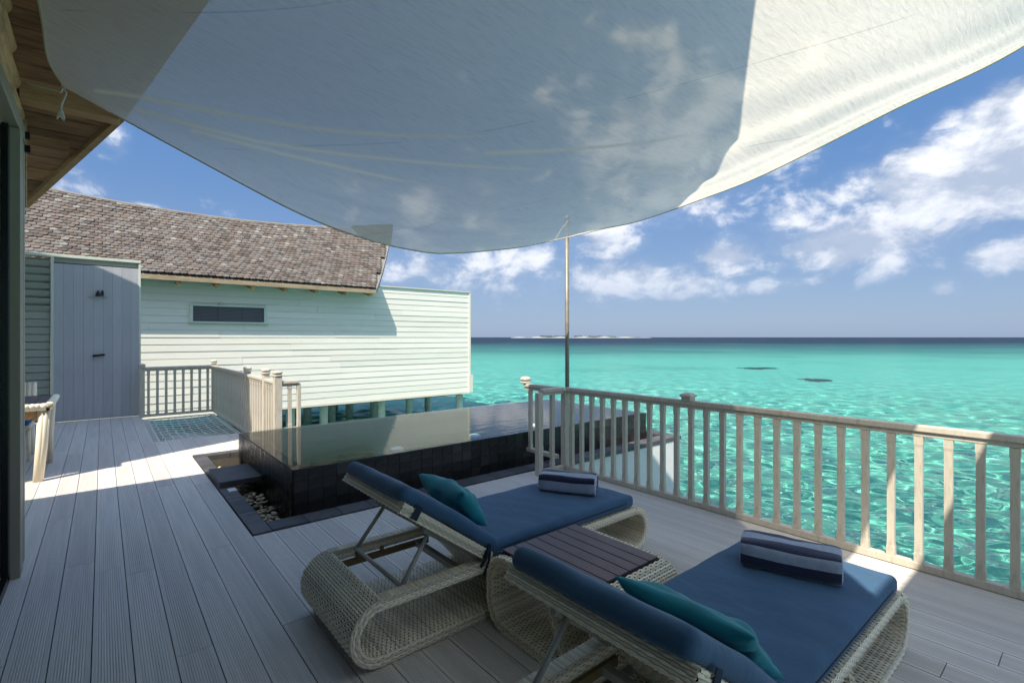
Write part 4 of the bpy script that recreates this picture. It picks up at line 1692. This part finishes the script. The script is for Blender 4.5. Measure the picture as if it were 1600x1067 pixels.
def towel(loc, rz, L, Wd, Hh, label, shift=0):
    """folded terry towel: layers wound round a flat core, striped along its length"""
    n = 64
    b = MB()
    ring = []
    for i in range(n):
        t = 2 * math.pi * i / n
        c, s_ = math.cos(t), math.sin(t)
        e = 2 / 4.2
        ring.append((math.copysign(abs(c) ** e, c) * Wd / 2, math.copysign(abs(s_) ** e, s_) * Hh / 2))
    ring = np.array(ring)
    m = 26
    V = []
    for j in range(m):
        u = j / (m - 1)
        k = 1.0 - .07 * (abs(2 * u - 1) ** 14)
        wob = 1 + .016 * math.sin(9 * u + 1) + .01 * math.sin(23 * u)
        row = np.stack([ring[:, 0] * k * wob, np.full(n, (u - .5) * L + .004 * math.sin(8 * u)), ring[:, 1] * k * wob + .003 * np.sin(ring[:, 0] * 40 + 6 * u) + Hh / 2], 1)
        V.append(row)
    V = np.array(V)
    seg = np.linalg.norm(np.diff(np.vstack([ring, ring[:1]]), axis=0), axis=1)
    s_ = np.cumsum(seg)
    idx = np.arange(m * n).reshape(m, n)
    for i in range(n):
        mi = int((s_[i] + shift) / .062) % 2
        for j in range(m - 1):
            b.f.append((int(idx[j, i]), int(idx[j, (i + 1) % n]), int(idx[j + 1, (i + 1) % n]), int(idx[j + 1, i])))
            b.m.append(mi)
    b.v.append(V.reshape(-1, 3))
    b.n = m * n
    # ends: spiral of layered cloth
    for j, sg in ((0, -1), (m - 1, 1)):
        prev = V[j]
        cen = V[j].mean(0)
        for q in range(1, 6):
            k = 1 - q / 5.5
            cur = cen + (V[j] - cen) * np.array((k, 1, k)) + np.array((0, sg * (.006 if q % 2 else -.002), 0))
            a0 = b.n
            b.add(np.vstack([prev, cur]), [((i), (i + 1) % n, n + (i + 1) % n, n + i)[::(1 if sg < 0 else -1)] for i in range(n)], q % 2)
            prev = cur
        b.add(prev, [tuple(range(n))[::(1 if sg > 0 else -1)]], 1)
    o = b.build('towel', [M_tow_d, M_tow_l], smooth=True, loc=loc, rot=(0, 0, rz))
    tag(o, label, 'towel', 'striped folded towels')
    return o


ZM = .424
towel((2.745, 2.625, ZM), R(33), .42, .20, .14, 'navy and grey striped folded towel on the lounger nearer the pool', .02)
towel((2.68, 1.02, ZM), R(19), .43, .22, .14, 'navy and grey striped folded towel on the right foreground lounger', .045)


# ------------------------------------------------------------------ side table
def build_table():
    x0, x1, y0, y1, h = 1.655, 2.33, 1.405, 2.215, .415
    t = tag(empty('side_table', (x0, (y0 + y1) / 2, 0)), 'low woven side table with dark slatted top between the two loungers', 'side table')
    off = (-x0, -(y0 + y1) / 2, 0)
    b = MB()
    r = .13
    a, c = y0 + .025, y1 - .025
    zt, zb = h - .025, .028
    path = [(a + .30, zb), (a + r, zb)] + arc(a + r, zb + r, r, 270, 180, 9) + [(a, zt - r)] + arc(a + r, zt - r, r, 180, 90, 9) + \
        [(c - r, zt)] + arc(c - r, zt - r, r, 90, 0, 9) + [(c, zb + r)] + arc(c - r, zb + r, r, 0, -90, 9) + [(a + .30, zb)]
    woven(b, path[::-1], x0, x1, .05, axis='yz')
    b.build('frame', WM, t, loc=off)
    b = MB()
    woven(b, [(y0 + .24, .05), (y0 + .38, zt - .03)], x0 + .03, x1 - .03, .045, axis='yz', nside=3)
    b.build('inner_support', WM, t, loc=off)
    sy0, sy1 = y0 + .125, y1 - .085
    sx0, sx1 = x0 + .045, x1 - .04
    MB().box(sx0 - .006, sx1 + .006, sy0 - .006, sy1 + .006, h - .01, h + .0035).build('slat_bed', M_black, t, loc=off)
    n = 7
    w = (sx1 - sx0) / n
    for i in range(n):
        MB().box(sx0 + i * w + .003, sx0 + (i + 1) * w - .003, sy0, sy1, h + .0036, h + .013).build('slat', M_slat, t, loc=off, bevel=.0015)


build_table()


# ------------------------------------------------------------------ dining corner at the far left
def build_dining():
    h = .86
    t = tag(empty('dining_table', (-.95, 8.1, 0)), 'wicker edged dining table with dark slatted top at the far left', 'table')
    x0, x1, y0, y1 = -1.55, -.43, 7.50, 8.72
    off = (.95, -8.1, 0)
    n = 10
    w = (x1 - x0 - .12) / n
    for i in range(n):
        MB().box(x0 + .06 + i * w + .002, x0 + .06 + (i + 1) * w - .002, y0 + .06, y1 - .06, h - .02, h + .001).build('slat', M_slat, t, loc=off)
    b = MB()
    for k in range(24):                                # fat twisted rim
        u = k / 24
        b.lathe([(.012, -.028), (.034, -.02), (.040, 0), (.034, .02), (.012, .028)], (x1 - .03 - u * (x1 - x0 - .06), y0 + .03, h - .02), 8)
        b.lathe([(.012, -.028), (.034, -.02), (.040, 0), (.034, .02), (.012, .028)], (x1 - .03, y0 + .03 + u * (y1 - y0 - .06), h - .02), 8)
    b.box(x0 + .02, x1 - .02, y0 + .01, y0 + .05, h - .07, h - .02)
    b.box(x1 - .05, x1 - .01, y0 + .01, y1 - .02, h - .07, h - .02)
    b.build('woven_rim', M_wicker, t, loc=off, smooth=True)
    b = MB()
    b.box(x0 + .08, x1 - .10, y0 + .09, y0 + .12, h - .17, h - .075)
    b.box(x1 - .13, x1 - .10, y0 + .12, y1 - .10, h - .17, h - .075)
    b.build('apron', M_woodx, t, loc=off)
    for lx, ly in ((x1 - .09, y0 + .08), (x1 - .10, y1 - .10), (x0 + .10, y0 + .10), (x0 + .10, y1 - .10)):
        b = MB()
        for k in range(6):
            a = k * math.pi / 3
            dx, dy = .030 * math.cos(a), .030 * math.sin(a)
            ft = -.03 if ly < 8 else 0
            b.tube([(lx + dx + .02, ly + dy, h - .075), (lx + dx * .9, ly + dy * .9, .4), (lx + dx * .7 + ft, ly + dy * .7, .0)], .027, 6)
        b.build('leg', M_wicker, t, loc=off, smooth=True)
    c = tag(empty('dining_chair', (-.95, 9.6, 0)), 'cream wicker dining chair half hidden behind the table at far left', 'chair')
    b = MB()
    for k in range(11):
        b.tube([(-.26 + .052 * k, .25, .46), (-.26 + .052 * k, .27, .7), (-.26 + .052 * k, .31, .98)], .027, 6)
    b.build('backrest', M_wicker, c, smooth=True)
    MB().box(-.27, .27, -.27, .25, .40, .46).build('seat', M_wicker, c, bevel=.02)
    weld(rounded_block(.5, .48, .07, .03).build('cushion', M_blue_c, c, loc=(0, -.02, .462), smooth=True))
    for sx in (-1, 1):
        for sy in (-1, 1):
            MB().tube([(sx * .24, sy * .23, .40), (sx * .25, sy * .25, 0)], [.028, .02], 8).build('leg', M_wicker, c, smooth=True)
    # put the chair where its back shows over the table
    c.location = (-.98, 9.15, 0)


build_dining()


# ------------------------------------------------------------------ far things on the sea
def polar(px, dist):
    t = (px - CX) / F_PX
    d = dist
    return (math.sin(YAW) * d + math.cos(YAW) * t * d, math.cos(YAW) * d - math.sin(YAW) * t * d)


def build_island():
    D = 2600.0
    xa, ya = polar(798, D)
    xb, yb = polar(1018, D)
    a, c = Vector((xa, ya, 0)), Vector((xb, yb, 0))
    d = c - a
    nrm = Vector((math.sin(YAW), math.cos(YAW), 0))
    isl = tag(empty('island', (xa, ya, ZW)), 'low far island with white beach and trees on the horizon', 'island')
    r = random.Random(3)
    b = MB()
    P = []
    for i in range(60):
        u = i / 59
        env = min(1, u * 14, (1 - u) * 5)
        p = a + d * u
        P.append([tuple(p - nrm * 8 - Vector((xa, ya, .5))), tuple(p + nrm * 10 - Vector((xa, ya, -1.2 - 4.2 * env * (.6 + .4 * math.sin(u * 40)))) + Vector((0, 0, 0))),
                  tuple(p + nrm * 60 - Vector((xa, ya, -1.2))), tuple(p + nrm * 80 - Vector((xa, ya, .5)))])
    b.grid(P, flip=True)
    b.build('beach', M_sand, isl)
    b = MB()
    for i in range(260):
        u = r.uniform(.12, .93)
        env = min(1, (u - .1) * 9, (.95 - u) * 3.2)
        if math.sin(u * 23) + math.sin(u * 51 + 2) < -.55:
            continue
        p = a + d * u + nrm * r.uniform(14, 50) - Vector((xa, ya, 0))
        hh = r.uniform(5, 11) * env
        w = r.uniform(4, 9)
        b.lathe([(w * .5, 2), (w, hh * .45), (w * .8, hh * .8), (w * .2, hh)], (p.x, p.y, 2), 7)
    tag(b.build('tree_belt', M_forest, isl), kind='stuff')


build_island()


def reef(px, py, wpx, label, seed):
    d = F_PX * (H_CAM - ZW) / (py - HORIZ)
    x, y = polar(px, d)
    r = np.random.RandomState(seed)
    n, m = 26, 14
    w = wpx / F_PX * d
    P = []
    for i in range(m):
        q = i / (m - 1)
        row = []
        for j in range(n):
            t = 2 * math.pi * j / n
            k = 1 + .25 * math.sin(3 * t + seed) + .15 * math.sin(7 * t + 2 * seed)
            rad = q * k
            row.append((rad * w / 2 * math.cos(t), rad * 1.1 * math.sin(t), .07 * (1 - q ** 2) - .055 - 1.3 * max(0, q - .8) * 3 + .02 * r.rand()))
        row.append(row[0])
        P.append(row)
    o = MB().grid(P, flip=True).build('reef_rock', M_rock, loc=(x, y, ZW - .17), rot=(0, 0, -YAW), smooth=True)
    tag(o, label, 'reef')


reef(1182, 574.5, 52, 'dark reef rock awash in the lagoon, the farther and wider one', 1)
reef(1273, 592, 36, 'dark reef rock awash in the lagoon, the nearer one on the right', 2)
